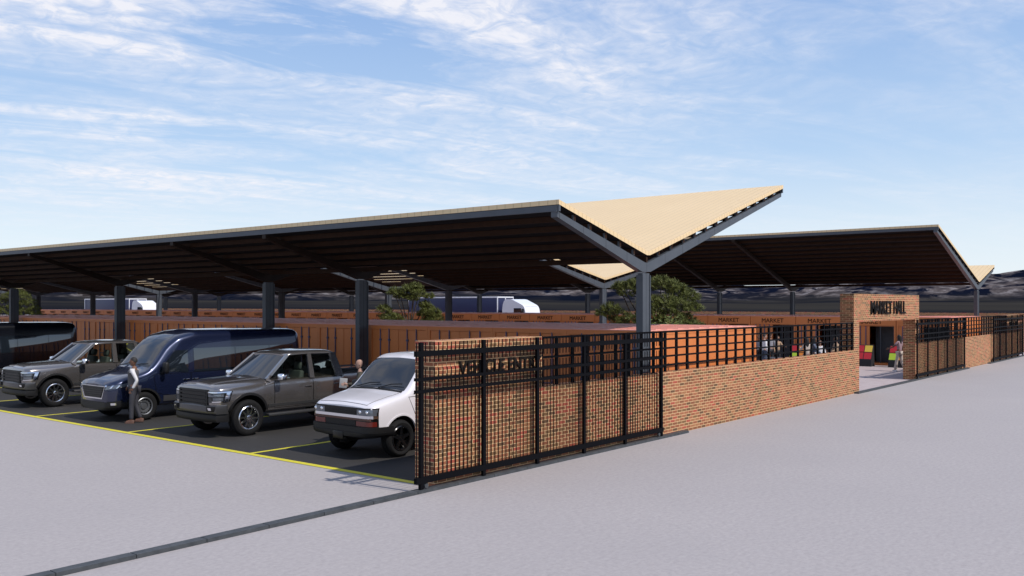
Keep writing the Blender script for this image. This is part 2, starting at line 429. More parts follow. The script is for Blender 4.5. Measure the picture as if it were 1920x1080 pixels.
letters(pier2, tm, 'lettering', (61.1, WV - .001, 1.96), FACE_STREET)
wall_thing('brick_wall', 'shaded brick pier at the right edge, beyond the far vehicle opening', 'wall', [(70, 73.2, WV, WV + 1.0, 0, 2.61)])
wall_thing('brick_wall', 'long boundary brick wall far behind the container rows', 'wall', [(84, 84.3, 11.5, 170, 0, 2.52)])
# portal: an arch of one prism
mb = MB()
mb.prism([(33.8, 0), (34.39, 0), (34.39, 2.61), (41.6, 2.61), (41.6, 0), (42.2, 0), (42.2, 3.65), (33.8, 3.65)], WV, WV + .5, 'Y')
portal = tag(mb.build('brick_portal', 'brick'), 'brick entrance portal lettered MARKET HALL spanning the pedestrian opening', 'gateway')
tm = text_mesh('lettering', 'MARKET HALL', 4.45, .52, .05, 'letter_black', .008)
letters(portal, tm, 'lettering', (35.65, WV - .001, 2.88), FACE_STREET)

def fence(label, u0, u1):
    r = thing('metal_fence', label, 'fence', (u0, WV + .05, 1.59), 0, 'black metal fences on the low brick walls')
    n = int(round((u1 - u0) / .572)); st = (u1 - u0) / n
    pm = MB().box(-.035, .035, -.025, .025, .0, 1.02).mesh('post', 'black_metal')
    for k in range(n + 1):
        o = bpy.data.objects.new('post', pm); col.objects.link(o); o.parent = r; o.location = (min(max(k * st, .036), u1 - u0 - .036), 0, 0)
    for z in (.17, .39, .59, .81, .995):
        MB().box(0, u1 - u0, -.045, -.026, z - .022, z + .024).build('rail', 'black_metal', r)
fence('black metal fence standing on the low brick wall left of the portal', 14.95, 33.79)
fence('black metal fence standing on the low brick wall right of the portal', 42.21, 60.59)

def gate(label, u0):
    ln = 8.29; st = ln / 5; v = 11.215
    r = thing('sliding_gate', label, 'gate', (u0, v, .06), 0, 'black sliding gates along the street wall')
    for k in range(6): MB().cbox(k * st - .04, k * st + .04, -.03, .03, 0, 2.55, .004).build('post', 'black_metal', r)
    for a, b in ((2.305, 2.40), (1.88, 1.935), (1.67, 1.725), (.10, .205)):
        MB().box(-.14, ln + .06, -.036, .036, a, b).build('rail', 'black_metal', r)
    um = MB().box(-.009, .009, -.006, .006, 2.2, 2.545).mesh('upper_picket', 'black_metal'); lm = MB().box(-.009, .009, -.006, .006, .1, 2.09).mesh('lower_picket', 'black_metal')
    for k in range(5):
        n = 15
        for i in range(-1 if k == 0 else 1, n):
            if i == 0: continue
            for nm, me in (('upper_picket', um), ('lower_picket', lm)):
                o = bpy.data.objects.new(nm, me); col.objects.link(o); o.parent = r; o.location = (k * st + st * i / n, 0, 0)
    for k in (0, 5): MB().lathe([(0, -.02), (.045, -.02), (.045, .02), (0, .02)], (k * st + (.12 if k == 0 else -.12), 0, .05), 'Y', 14).build('roller', 'track_metal', r, 40)
gate('nearest black sliding gate standing open in front of the VEHICLE ENTRY wall', 11.32)
gate('black sliding gate parked against the wall just right of the MARKET HALL portal', 41.5)
gate('farthest black sliding gate in front of the far right brick pier', 56.4)
def track(label, u0, u1):
    mb = MB(); u = u0; L_ = 1.02
    while u < u1 - .01:
        e = min(u + L_, u1)
        mb.box(u + .006, e - .006, 11.15, 11.324, -.02, .055); mb.box(u, e, 11.165, 11.31, -.02, .045); u = e
    tag(mb.build('gate_track', 'track_metal'), label, 'rail', 'dark jointed gate tracks set along the street')
track('long dark jointed gate track running from the lower left corner under the nearest gate', 2.0, 20.9)
track('dark gate track crossing the MARKET HALL opening', 33.82, 50.6)
track('dark gate track at the far right opening', 55.4, 80)

# ------------------------------------------------------------------ canopies
BAYS = [12.11, 22.9, 28.0, 38.8, 49.6, 60.4, 65.5, 76.3, 87.1, 97.9, 108.7]
def canopy(label, ul, zl, uv, zv, ur, zr, frames, v_end, deck_bays=None):
    r = thing('market_canopy', label, 'canopy', (uv, frames[0], 0), 0, 'butterfly roofed market canopies')
    v0 = frames[0]
    def surf(u): return zv + (zl - zv) * (uv - u) / (uv - ul) if u < uv else zv + (zr - zv) * (u - uv) / (ur - uv)
    D, PU = .11, .14
    k = .18                                                       # soft fold in the valley
    prof = [(ul, zl), (uv - k, surf(uv - k)), (uv - k * .4, surf(uv - k * .55) - .004), (uv + k * .4, surf(uv + k * .55) - .004), (uv + k, surf(uv + k)), (ur, zr)]
    for a, b in (deck_bays or [(v0 - .05, v_end)]):
        n = len(prof); top = [(p[0] - uv, p[1]) for p in prof]; bot = [(p[0] - uv, p[1] - D) for p in prof]
        mb = MB().use('roof_sheet'); e0, e1 = a - v0, b - v0
        vs = [(x, y, z) for y in (e0, e1) for x, z in top] + [(x, y, z) for y in (e0, e1) for x, z in bot]
        T = lambda i, e: e * n + i
        B = lambda i, e: 2 * n + e * n + i
        mb.add(vs, [(T(i, 0), T(i + 1, 0), T(i + 1, 1), T(i, 1)) for i in range(n - 1)] + [(T(i, e), B(i, e), B(i + 1, e), T(i + 1, e)) for e in (0, 1) for i in range(n - 1)] + [(T(0, 0), T(0, 1), B(0, 1), B(0, 0)), (T(n - 1, 0), B(n - 1, 0), B(n - 1, 1), T(n - 1, 1))])
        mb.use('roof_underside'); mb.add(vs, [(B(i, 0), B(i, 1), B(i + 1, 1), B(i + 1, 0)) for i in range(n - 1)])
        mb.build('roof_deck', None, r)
    # purlins along the length, the outer ones grey edge channels
    us = []
    for a, b in ((ul, uv), (ur, uv)):
        n = max(3, int(round(abs(a - b) / .68)))
        for i in range(n): us.append(a + (b - a) * i / n + (.035 if a < b else -.035))
    us.append(uv)
    for u in us:
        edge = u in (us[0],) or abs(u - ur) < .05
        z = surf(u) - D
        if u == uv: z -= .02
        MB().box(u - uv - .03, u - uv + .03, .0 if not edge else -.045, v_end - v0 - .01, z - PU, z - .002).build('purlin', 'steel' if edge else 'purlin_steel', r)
    for f in frames:
        y0, y1 = f - v0 + .012, f - v0 + .19
        def bt(u, t): return surf(u) - D - PU - t
        cl, cr = uv - .52, uv + .30
        poly = [(ul + .02, bt(ul + .02, 0)), (uv - .05, bt(uv, .03)), (uv + .05, bt(uv, .03)), (ur - .02, bt(ur - .02, 0)), (ur - .02, bt(ur - .02, .13)),
                (uv + .20, bt(uv + .2, .32)), (uv - .20, bt(uv - .2, .32)), (ul + .02, bt(ul + .02, .13))]
        MB().prism([(a - uv, b) for a, b in poly], y0, y1, 'Y').build('frame_beam', 'steel' if f == frames[0] or deck_bays else 'beam_shaded', r)
        # end plates: short cleats that carry each purlin
        for u in us if f == frames[0] else ():
            if u == uv: continue
            MB().box(u - uv - .045, u - uv + .045, y0 + .002, y0 + .05, surf(u) - D - PU - .02, surf(u) - D - .012).build('purlin_cleat', 'steel', r)
        zt = bt(uv, .30)
        cb = MB(); cb.box(-.17, .17, y0 + .015, y1 - .015, 0, zt); cb.box(-.20, -.17, y0 - .01, y1 + .01, 0, zt - .05); cb.box(.17, .20, y0 - .01, y1 + .01, 0, zt - .05)
        cb.box(-.26, .26, y0 - .06, y1 + .06, 0, .02)
        cb.build('column', 'steel', r)
    return r
canopy('nearest butterfly canopy over the parking bays, short wing facing the cars', 16.54, 5.62, 20.44, 4.62, 29.11, 7.21, BAYS, 118)
canopy('far right butterfly canopy over the lettered container row, long wing facing left', 48.31, 7.21, 57.0, 4.62, 60.89, 5.62, BAYS, 118)
CB = [25.9, 36.75, 41.9, 52.7, 63.6, 68.8, 79.8, 90.6, 95.8, 106.6]
canopy('lower symmetrical canopy in the middle, roofed in sections with open purlin bays', 34.2, 5.66, 39.5, 4.62, 44.8, 5.66, CB, 112,
       [(25.85, 36.98), (41.86, 63.85), (68.76, 90.85), (95.76, 112)])

# ------------------------------------------------------------------ containers
ORD = 'first second third fourth fifth sixth seventh eighth ninth tenth eleventh twelfth thirteenth fourteenth fifteenth sixteenth seventeenth eighteenth nineteenth twentieth'.split()
TENS = ['', '', 'twenty', 'thirty', 'forty']
def ordinal(i):
    if i < 20: return ORD[i]
    t, u = divmod(i + 1, 10)
    return (('twentieth', 'thirtieth', 'fortieth')[t - 2] if u == 0 else TENS[t] + '-' + ORD[u - 1])
CW = 2.694; CH = 2.60; CL = 6.5
def side_panels(mb, y, out):
    # shallow trapezoid ribs on the long side
    n = 22; st = (CL - .3) / n
    for i in range(n):
        x = .15 + i * st
        mb.prism([(x + .02, y), (x + .07, y + out), (x + st - .12, y + out), (x + st - .07, y)], .12, CH - .14, 'Z')
def container_doors():
    t = thing('shipping_container', '', 'container')
    mb = MB(); e = .07
    mb.box(.06, CL, .012, .06, .05, CH - .04); mb.box(.06, CL, CW - .06, CW - .012, .05, CH - .04); mb.box(CL - .06, CL - .01, .06, CW - .06, .05, CH - .04)
    mb.box(0, .09, 0, .09, 0, CH - .035); mb.box(0, .09, CW - .09, CW, 0, CH - .035); mb.box(0, .09, .09, CW - .09, CH - .16, CH - .035); mb.box(0, .09, .09, CW - .09, .0, .12)
    for y in (0, CW - .09): mb.box(CL - .09, CL, y, y + .09, 0, CH - .035)
    for y in (0, CW - .08): mb.box(.09, CL - .09, y, y + .08, 0, .13); mb.box(.09, CL - .09, y, y + .08, CH - .13, CH - .035)
    mb.box(.1, CL - .1, .08, CW - .08, .08, .13)
    mb.build('body', 'container_paint', t)
    rb = MB(); rb.box(-.004, CL + .004, -.004, CW + .004, CH - .033, CH - .012)
    for i in range(9): rb.box(.5 + i * .62, .8 + i * .62, .15, CW - .15, CH - .012, CH)
    rb.build('roof', 'container_roof', t)
    w = (CW - .18 - .016) / 2
    for s in (0, 1):
        y0 = .094 + s * (w + .012)
        d = MB(); d.cbox(.028, .07, y0, y0 + w - .004, .13, CH - .168, .006)
        for q in (0, 1):
            for zz in (.25, 1.3): pass
        do = d.build('door', 'container_paint', t)
        for k in (1, 2):
            y = y0 + w * (k / 3.)
            rdm = MB().tube([(.005, y, .10), (.005, y, CH - .13)], .019, 8)
            for z in (.35, 1.2, 2.1): rdm.box(-.004, .03, y - .05, y + .05, z - .03, z + .03)
            rdm.bar((-.012, y, 1.05), (-.012, y + .3 * (1 if k == 1 else -1) , 1.03), .03, .02)
            rdm.build('lock_rod', 'lock_rod', do, 40)
    return t
def container_shop(sign):
    t = thing('market_container', '', 'container')
    mb = MB()
    mb.box(.06, CL, .012, .06, .05, CH - .04); mb.box(.06, CL, CW - .06, CW - .012, .05, CH - .04); mb.box(CL - .06, CL - .01, .06, CW - .06, .05, CH - .04)
    mb.box(0, .09, 0, .09, 0, CH - .035); mb.box(0, .09, CW - .09, CW, 0, CH - .035); mb.box(0, .09, .09, CW - .09, 2.12, CH - .035); mb.box(0, .09, .09, CW - .09, 0, .12)
    for y in (0, CW - .09): mb.box(CL - .09, CL, y, y + .09, 0, CH - .035)
    for y in (0, CW - .08): mb.box(.09, CL - .09, y, y + .08, 0, .13); mb.box(.09, CL - .09, y, y + .08, CH - .13, CH - .035)
    mb.box(.1, CL - .1, .08, CW - .08, .06, .10)
    mb.box(.03, .08, 1.36, CW - .09, .12, 2.12)                              # blind half of the front
    mb.box(-.012, -.0005, .0, CW, 2.085, 2.105)                               # drip strip under the fascia
    mb.build('body', 'container_paint', t)
    rb = MB(); rb.box(-.004, CL + .004, -.004, CW + .004, CH - .033, CH - .012)
    for i in range(9): rb.box(.5 + i * .62, .8 + i * .62, .15, CW - .15, CH - .012, CH)
    rb.build('roof', 'container_roof', t)
    for y in (1.55, 1.85, 2.12, 2.38): MB().tube([(.004, y, .14), (.004, y, 2.1)], .026, 8).build('lock_rod', 'lock_rod', t, 40)
    sh = MB(); sh.box(1.0, 1.05, .10, 1.34, .12, 2.10); sh.box(.05, 1.0, .10, .125, .12, 2.1); sh.box(.05, .085, .78, .82, .12, 2.1)
    sh.build('inner_partition', 'shutter', t)
    if sign: letters(t, sign, 'lettering', (-.001, CW / 2 + .65, 2.21), FACE_LOT)
    return t
r1u = 20.79
proto1 = container_doors(); sign_me = text_mesh('lettering', 'MARKET', 1.3, .24, .015, 'letter_black'); proto2 = container_shop(sign_me)
n1c = 17
for i in range(n1c):
    o = proto1 if i == 0 else dup(proto1)
    o.location = (r1u, 12.20 + 2.7025 * i, 0)
    tag(o, 'orange shipping container with barred doors in the front row, %s from the street fence' % ordinal(i), 'container', 'front row of orange containers behind the parked vehicles')
n2c = 38
for i in range(n2c):
    o = proto2 if i == 0 else dup(proto2)
    o.location = (50.26, 11.93 + 2.7275 * i, 0)
    tag(o, 'orange container shop lettered MARKET in the rear row, %s from the street fence' % ordinal(i), 'container', 'rear row of lettered market containers')

# ------------------------------------------------------------------ vehicles
def pchip(xs, ys, x):
    n = len(xs)
    if x <= xs[0]: return ys[0]
    if x >= xs[-1]: return ys[-1]
    d = [(ys[i + 1] - ys[i]) / (xs[i + 1] - xs[i]) for i in range(n - 1)]
    def slope(i):
        if i == 0 or i == n - 1: return d[0] if i == 0 else d[-1]
        a, b = d[i - 1], d[i]
        return 0. if a * b <= 0 else 2 * a * b / (a + b)
    i = max(k for k in range(n - 1) if xs[k] <= x); h = xs[i + 1] - xs[i]; t = (x - xs[i]) / h
    m0, m1 = slope(i), slope(i + 1)
    return (2 * t**3 - 3 * t**2 + 1) * ys[i] + (t**3 - 2 * t**2 + t) * h * m0 + (-2 * t**3 + 3 * t**2) * ys[i + 1] + (t**3 - t**2) * h * m1
def chaikin(p, it=2):
    for _ in range(it):
        q = [p[0]]
        for a, b in zip(p, p[1:]):
            q += [(a[0] * .75 + b[0] * .25, a[1] * .75 + b[1] * .25), (a[0] * .25 + b[0] * .75, a[1] * .25 + b[1] * .75)]
        q.append(p[-1]); p = q
    return p
class Loft:
    # stations: (x, [(y,z), ...]) from front to rear, half section bottom centre -> top centre
    def __init__(s, st, it=2):
        s.st = sorted(st, key=lambda a: a[0]); s.xs = [a[0] for a in s.st]; s.n = len(s.st[0][1]); s.it = it; s.cache = {}
    def sec(s, x):
        k = round(x, 4)
        if k not in s.cache:
            s.cache[k] = chaikin([(pchip(s.xs, [a[1][i][0] for a in s.st], x), pchip(s.xs, [a[1][i][1] for a in s.st], x)) for i in range(s.n)], s.it)
        return s.cache[k]
    def y_at(s, x, z):
        best = 0
        p = s.sec(x)
        for a, b in zip(p, p[1:]):
            if min(a[1], b[1]) - 1e-6 <= z <= max(a[1], b[1]) + 1e-6:
                t = 0 if abs(b[1] - a[1]) < 1e-6 else (z - a[1]) / (b[1] - a[1]); best = max(best, a[0] + (b[0] - a[0]) * t)
        return best
    def z_at(s, x, y):
        p = s.sec(x); y = abs(y)
        for a, b in zip(p[::-1], p[::-1][1:]):
            if a[0] <= y <= b[0] + 1e-6:
                t = 0 if b[0] - a[0] < 1e-6 else (y - a[0]) / (b[0] - a[0]); return a[1] + (b[1] - a[1]) * t
        return p[-1][1]
    def to(s, mb, step=.06):
        xs = []
        for a, b in zip(s.xs, s.xs[1:]):
            n = max(1, int(math.ceil((b - a) / step))); n = min(n, 14)
            xs += [a + (b - a) * i / n for i in range(n)]
        xs.append(s.xs[-1]); rings = []
        for x in xs:
            h = s.sec(x); ring = [(x, y, z) for y, z in h] + [(x, -y, z) for y, z in h[-2:0:-1]]
            rings.append(ring)
        n = len(rings[0]); vs = [p for r_ in rings for p in r_]; fs = []
        for i in range(len(rings) - 1):
            for k in range(n): fs.append((i * n + k, i * n + (k + 1) % n, (i + 1) * n + (k + 1) % n, (i + 1) * n + k))
        fs.append(tuple(range(n))[::-1]); fs.append(tuple((len(rings) - 1) * n + k for k in range(n)))
        mb.add(vs, fs)
    def side(s, mb, q, off=.006, side=1, nu=8, nv=8, skirt=.03):
        # q: four (x,z) corners
        g = []
        for i in range(nu + 1):
            row = []
            for j in range(nv + 1):
                a, b = i / nu, j / nv
                x = (q[0][0] * (1 - a) + q[1][0] * a) * (1 - b) + (q[3][0] * (1 - a) + q[2][0] * a) * b
                z = (q[0][1] * (1 - a) + q[1][1] * a) * (1 - b) + (q[3][1] * (1 - a) + q[2][1] * a) * b
                row.append((x, side * (s.y_at(x, z) + off), z))
            g.append(row)
        mb.sheet(g, (0, -side * skirt, 0))
    def door(s, mb, q, m, side, nu=10, nv=10, gap=.012, off=.007):
        cx = sum(p[0] for p in q) / 4; cz = sum(p[1] for p in q) / 4
        big = [(x + (gap if x > cx else -gap), z + (gap if z > cz else -gap)) for x, z in q]
        mb.use('grille_black'); s.side(mb, big, .003, side, nu, nv); mb.use(m); s.side(mb, q, off, side, nu, nv, .006)
    def top(s, mb, q, off=.006, nu=10, nv=10, skirt=.03):
        g = []
        for i in range(nu + 1):
            row = []
            for j in range(nv + 1):
                a, b = i / nu, j / nv
                x = (q[0][0] * (1 - a) + q[1][0] * a) * (1 - b) + (q[3][0] * (1 - a) + q[2][0] * a) * b
                y = (q[0][1] * (1 - a) + q[1][1] * a) * (1 - b) + (q[3][1] * (1 - a) + q[2][1] * a) * b
                row.append((x, y, s.z_at(x, y) + off))
            g.append(row)
        mb.sheet(g, (0, 0, -skirt))
def _outline(s, z):
    k = round(z, 3)
    if k not in s.oc:
        xm = s.xs[-1]; pts = [(xm, 0.), (xm, s.y_at(xm, k))]
        for i in range(1, 70):
            x = xm - .02 * i; pts.append((x, max(s.y_at(x, k), pts[-1][1])))
        s.oc[k] = pts
    return s.oc[k]
def _fpt(s, a, z, off):
    p = _outline(s, z); sg = 1 if a >= 0 else -1; a = abs(a)
    for (x0, y0), (x1, y1) in zip(p, p[1:]):
        l = math.hypot(x1 - x0, y1 - y0)
        if a <= l or l < 1e-9 and False: break
        a -= l
    t = 0 if l < 1e-9 else min(1, a / l); nx, ny = ((y1 - y0) / l, -(x1 - x0) / l) if l > 1e-9 else (1, 0)
    return (x0 + (x1 - x0) * t + nx * off, sg * (y0 + (y1 - y0) * t + ny * off), z)
def front(s, mb, q, off=.01, nu=14, nv=4, skirt=.05):
    # patch on the nose: corners are (arc length from the centre line, z)
    if not hasattr(s, 'oc'): s.oc = {}
    g = []
    for i in range(nu + 1):
        row = []
        for j in range(nv + 1):
            a, b = i / nu, j / nv
            u = (q[0][0] * (1 - a) + q[1][0] * a) * (1 - b) + (q[3][0] * (1 - a) + q[2][0] * a) * b
            z = (q[0][1] * (1 - a) + q[1][1] * a) * (1 - b) + (q[3][1] * (1 - a) + q[2][1] * a) * b
            row.append(_fpt(s, u, z, off))
        g.append(row)
    mb.sheet(g, (-skirt, 0, 0))
Loft.front = front
def rect(a, b, z0, z1): return [(a, z0), (b, z0), (b, z1), (a, z1)]
def cut_arches(o, cuts):
    for (x, z, r, ya, yb) in cuts:
        for sd in (1, -1):
            mb = MB(); mb.lathe([(0, 0), (r, 0), (r, yb - ya), (0, yb - ya)], (x, ya if sd > 0 else -yb, z), 'Y', 40)
            c = mb.build('cutter', 'plastic', o.parent)
            md = o.modifiers.new('b', 'BOOLEAN'); md.operation = 'DIFFERENCE'; md.object = c; md.solver = 'EXACT'; md.material_mode = 'TRANSFER'
            bpy.context.view_layer.update()
            me = bpy.data.meshes.new_from_object(o.evaluated_get(bpy.context.evaluated_depsgraph_get()))
            o.modifiers.clear(); o.data = me; bpy.data.objects.remove(c)
    me = o.data
    me.polygons.foreach_set('use_smooth', [True] * len(me.polygons)); me.set_sharp_from_angle(angle=R(32)); me.update()
def arch_trim(lf, mb, x, z, r0, r1, zmin, side, off=.012):
    g = []
    a0 = math.asin(max(-1, min(1, (zmin - z) / r1)))
    n = 24
    for i in range(n + 1):
        t = a0 + (math.pi - 2 * a0) * i / n; row = []
        for q in range(4):
            rr = r0 + (r1 - r0) * q / 3; px, pz = x + rr * math.cos(t), max(zmin, z + rr * math.sin(t))
            row.append((px, side * (lf.y_at(px, pz) + off), pz))
        g.append(row)
    mb.sheet(g, (0, -side * .05, 0))
def wheel(parent, x, y, z, r, w, rr, style, sd, rim_m):
    # sd=+1 outer face towards +y
    hub = MB().lathe([(0, -w * .3), (rr * .9, -w * .3), (rr * .9, w * .1), (.07, w * .1), (.07, w * .2), (0, w * .2)], (0, 0, 0), 'Y', 24).build('wheel', 'grille_black', parent, 40)
    hub.location = (x, y, z); hub.rotation_euler = (0, 0, 0 if sd > 0 else math.pi)
    t = MB()
    prof = [(rr, -w / 2 + .01), (rr + .02, -w / 2), (r - .05, -w / 2), (r - .015, -w / 2 + .025), (r, -w / 4), (r - .012, -w / 4 + .004), (r - .012, -w / 4 + .016), (r, -w / 4 + .02), (r, -.012), (r - .012, -.008), (r - .012, .008), (r, .012), (r, w / 4 - .02), (r - .012, w / 4 - .016), (r - .012, w / 4 - .004), (r, w / 4), (r - .015, w / 2 - .025), (r - .05, w / 2), ((r + rr) / 2, w / 2 + .008), (rr + .02, w / 2), (rr, w / 2 - .01)]
    t.lathe(prof, (0, 0, 0), 'Y', 44).build('tyre', 'rubber', hub, 35)
    m_ = MB().use(rim_m)
    m_.lathe([(rr + .004, w / 2 - .008), (rr - .012, w / 2 + .004), (rr - .035, w / 2 - .004), (rr - .045, w * .1), (rr - .045, -w * .3), (rr, -w * .35)], (0, 0, 0), 'Y', 44)
    if style == 'spoke10':
        for k in range(10):
            a = 2 * math.pi * k / 10 + .1
            ca, sa = math.cos(a), math.sin(a)
            m_.bar((.06 * ca, w * .38, .06 * sa), ((rr - .03) * ca, w * .44, (rr - .03) * sa), .055, .04, (0, 1, 0), .036, .03)
        m_.lathe([(0, w * .48), (.05, w * .47), (.075, w * .42), (.08, w * .25)], (0, 0, 0), 'Y', 20)
    elif style == 'spoke5':
        for k in range(5):
            a = 2 * math.pi * k / 5 + .3
            ca, sa = math.cos(a), math.sin(a)
            m_.bar((.05 * ca, w * .36, .05 * sa), ((rr - .03) * ca, w * .44, (rr - .03) * sa), .085, .045, (0, 1, 0), .055, .035)
        m_.lathe([(0, w * .44), (.05, w * .43), (.085, w * .38), (.09, w * .2)], (0, 0, 0), 'Y', 20)
    else:
        m_.lathe([(rr - .05, w * .30), (rr * .72, w * .36), (rr * .50, w * .34), (rr * .42, w * .22), (.09, w * .22), (.085, w * .34), (0, w * .36)], (0, 0, 0), 'Y', 40)
        m_.use('grille_black')
        for k in range(16):
            a = 2 * math.pi * k / 16; ca, sa = math.cos(a), math.sin(a)
            m_.bar((rr * .70 * ca, w * .355, rr * .70 * sa), (rr * .86 * ca, w * .345, rr * .86 * sa), .032, .02, (0, 1, 0))
    m_.build('rim', None, hub, 35)
    return hub
def quad_sheet(q, n=6, bow=None):
    g = []
    for i in range(n + 1):
        row = []
        for j in range(n + 1):
            a, b = i / n, j / n
            p = (Vector(q[0]) * (1 - a) + Vector(q[1]) * a) * (1 - b) + (Vector(q[3]) * (1 - a) + Vector(q[2]) * a) * b
            if bow: p = p + Vector(bow) * (4 * a * (1 - a))
            row.append(tuple(p))
        g.append(row)
    return g
def seat(parent, x, y, w=.5, name='seat'):
    mb = MB(); mb.cbox(x - .25, x + .25, y - w / 2, y + w / 2, .72, .95, .06)
    q = MB(); 
    mb.add(*_cb_rot(x - .30, y, 1.20, .16, w, .62)); mb.add(*_cb_rot(x - .40, y, 1.62, .12, w * .55, .22))
    return mb.build(name, 'seat_cloth', parent, 50)
def _cb_rot(cx, cy, cz, sx, sy, sz):
    t = MB(); t.cbox(-sx / 2, sx / 2, -sy / 2, sy / 2, -sz / 2, sz / 2, .05)
    mt = Matrix.Translation((cx, cy, cz)) @ Matrix.Rotation(R(-12), 4, 'Y')
    return [tuple(mt @ Vector(v)) for v in t.v], t.f

def make_pickup(loc, label):
    t = thing('pickup_truck', label, 'pickup truck', loc, math.pi, 'taupe pickup trucks')
    zr = .45
    def S(x, zb, w, zm, zs, zt, fl=0.): return (x, [(0, zb), (w * .78, zb), (w - .03, zb + .03), (w + fl, zm), (w + fl + .005, (zm + zs) / 2), (w - .015, zs - .07), (w - .055, zs), (w - .24, zt), (0, zt + .03)])
    lf = Loft([S(.90, .66, .74, .85, 1.14, 1.19), S(.86, .63, .86, .82, 1.20, 1.255), S(.72, .60, .94, .80, 1.23, 1.30), S(.45, .56, .965, .78, 1.25, 1.335, .02), S(0, .54, .97, .78, 1.27, 1.36, .025), S(-.45, .52, .965, .78, 1.29, 1.38, .01),
               S(-.70, .52, .955, .78, 1.31, 1.39), S(-.80, .52, .955, .78, 1.325, 1.36), S(-1.5, .52, .96, .78, 1.33, 1.35), S(-3.02, .52, .96, .78, 1.34, 1.36), S(-3.07, .52, .955, .78, 1.41, 1.42), S(-3.4, .55, .965, .78, 1.42, 1.43, .015), S(-3.75, .56, .965, .78, 1.42, 1.43, .02), S(-4.75, .58, .955, .78, 1.42, 1.43), S(-4.9, .62, .92, .80, 1.41, 1.42)])
    mb = MB().use('paint_taupe').use('paint_taupe'); mb.use('plastic'); mb.use('paint_taupe'); lf.to(mb)
    body = mb.build('body', None, t)
    cut_arches(body, [(0, zr + .02, .555, .50, 1.2), (-3.68, zr + .02, .555, .50, 1.2)])
    # greenhouse joined as its own painted part
    gb = MB()
    rf = Loft([(-1.30, [(0, 1.90), (.60, 1.90), (.655, 1.905), (.66, 1.925), (.64, 1.94), (.5, 1.955), (0, 1.965)]),
               (-1.45, [(0, 1.915), (.66, 1.915), (.725, 1.92), (.73, 1.95), (.70, 1.985), (.56, 2.01), (0, 2.025)]),
               (-2.0, [(0, 1.93), (.68, 1.93), (.745, 1.935), (.75, 1.97), (.715, 2.01), (.56, 2.045), (0, 2.065)]),
               (-2.75, [(0, 1.92), (.67, 1.92), (.735, 1.925), (.74, 1.955), (.705, 1.995), (.56, 2.03), (0, 2.05)]),
               (-2.98, [(0, 1.90), (.63, 1.90), (.69, 1.905), (.69, 1.925), (.66, 1.94), (.52, 1.96), (0, 1.975)])], 2)
    rf.to(gb, .08)
    for s in (1, -1):
        gb.bar((-.62, s * .845, 1.35), (-1.36, s * .695, 1.93), .085, .07, (1, 0, .6))
        gb.bar((-.70, s * .92, 1.31), (-.60, s * .86, 1.36), .07, .05)
        gb.bar((-2.00, s * .935, 1.31), (-2.04, s * .735, 1.94), .05, .15, (1, 0, 0), .05, .12)
        gb.bar((-2.95, s * .935, 1.31), (-2.83, s * .725, 1.94), .06, .24, (1, 0, 0), .05, .20)
    gb.build('cab_frame', 'paint_taupe', t, 40)
    MB().sheet(quad_sheet([(-.60, -.80, 1.37), (-.60, .80, 1.37), (-1.34, .655, 1.915), (-1.34, -.655, 1.915)], 8, (.07, 0, .02))).build('windscreen', 'screen_glass', t, 60)
    MB().sheet(quad_sheet([(-3.02, -.80, 1.35), (-3.02, .80, 1.35), (-2.93, .66, 1.91), (-2.93, -.66, 1.91)], 4, (-.04, 0, 0))).build('rear_window', 'clear_glass', t, 60)
    for s in (1, -1):
        MB().sheet(quad_sheet([(-.84, s * .925, 1.325), (-1.93, s * .925, 1.325), (-1.97, s * .725, 1.93), (-1.46, s * .725, 1.93)], 4)).build('side_window', 'clear_glass', t, 60)
        MB().sheet(quad_sheet([(-2.09, s * .925, 1.325), (-2.84, s * .925, 1.325), (-2.76, s * .725, 1.93), (-2.10, s * .725, 1.93)], 4)).build('side_window', 'clear_glass', t, 60)
        for (a, b) in ((-.80, -2.015), (-2.035, -2.99)):
            d = MB(); b2 = b if a > -1 else -2.97
            lf.door(d, [(a, .63), (b2 if a > -1 else -2.97, .63), (b, 1.295), (a, 1.295)], 'paint_taupe', s)
            do = d.build('door', None, t, 50)
            h = MB(); hx = b + .16
            h.cbox(hx - .11, hx + .11, s * .968 if s > 0 else -.99, .99 if s > 0 else s * .968, 1.10, 1.14, .008); h.build('handle', 'paint_taupe', do, 40)
        tr_ = MB(); lf.side(tr_, [(-.60, .665), (-2.98, .665), (-2.98, .735), (-.60, .735)], .018, s, 10, 3); tr_.build('side_moulding', 'bumper_metal', t, 40)
        MB().cbox(-3.05, -.58, s * 1.02 if s < 0 else .84, -.84 if s < 0 else 1.02, .43, .50, .02).build('running_board', 'plastic_grey', t, 40)
        for x in (0, -3.68):
            a_ = MB(); arch_trim(lf, a_, x, zr + .02, .545, .605, .60, s, .028); a_.build('wheel_arch', 'plastic', t, 50)
        mr = MB(); mr.cbox(-.98, -.80, *(sorted((s * 1.02, s * 1.25))), 1.31, 1.50, .05); mr.bar((-.90, s * .93, 1.34), (-.90, s * 1.05, 1.38), .10, .06); mr.build('mirror', 'alloy', t, 50)
        hl = MB(); lf.front(hl, [(s * .60, .87), (s * 1.17, .90), (s * 1.24, 1.15), (s * .60, 1.15)], .010); ho = hl.build('headlight', 'grille_black', t, 30)
        br = MB()
        lf.front(br, [(s * .60, 1.105), (s * 1.22, 1.115), (s * 1.235, 1.145), (s * .60, 1.14)], .022, skirt=.02)
        lf.front(br, [(s * 1.06, .905), (s * 1.16, .905), (s * 1.23, 1.12), (s * 1.13, 1.12)], .021, skirt=.02)
        lf.front(br, [(s * .78, .885), (s * 1.12, .895), (s * 1.12, .92), (s * .78, .91)], .021, skirt=.02)
        br.build('bezel', 'chrome', ho, 30)
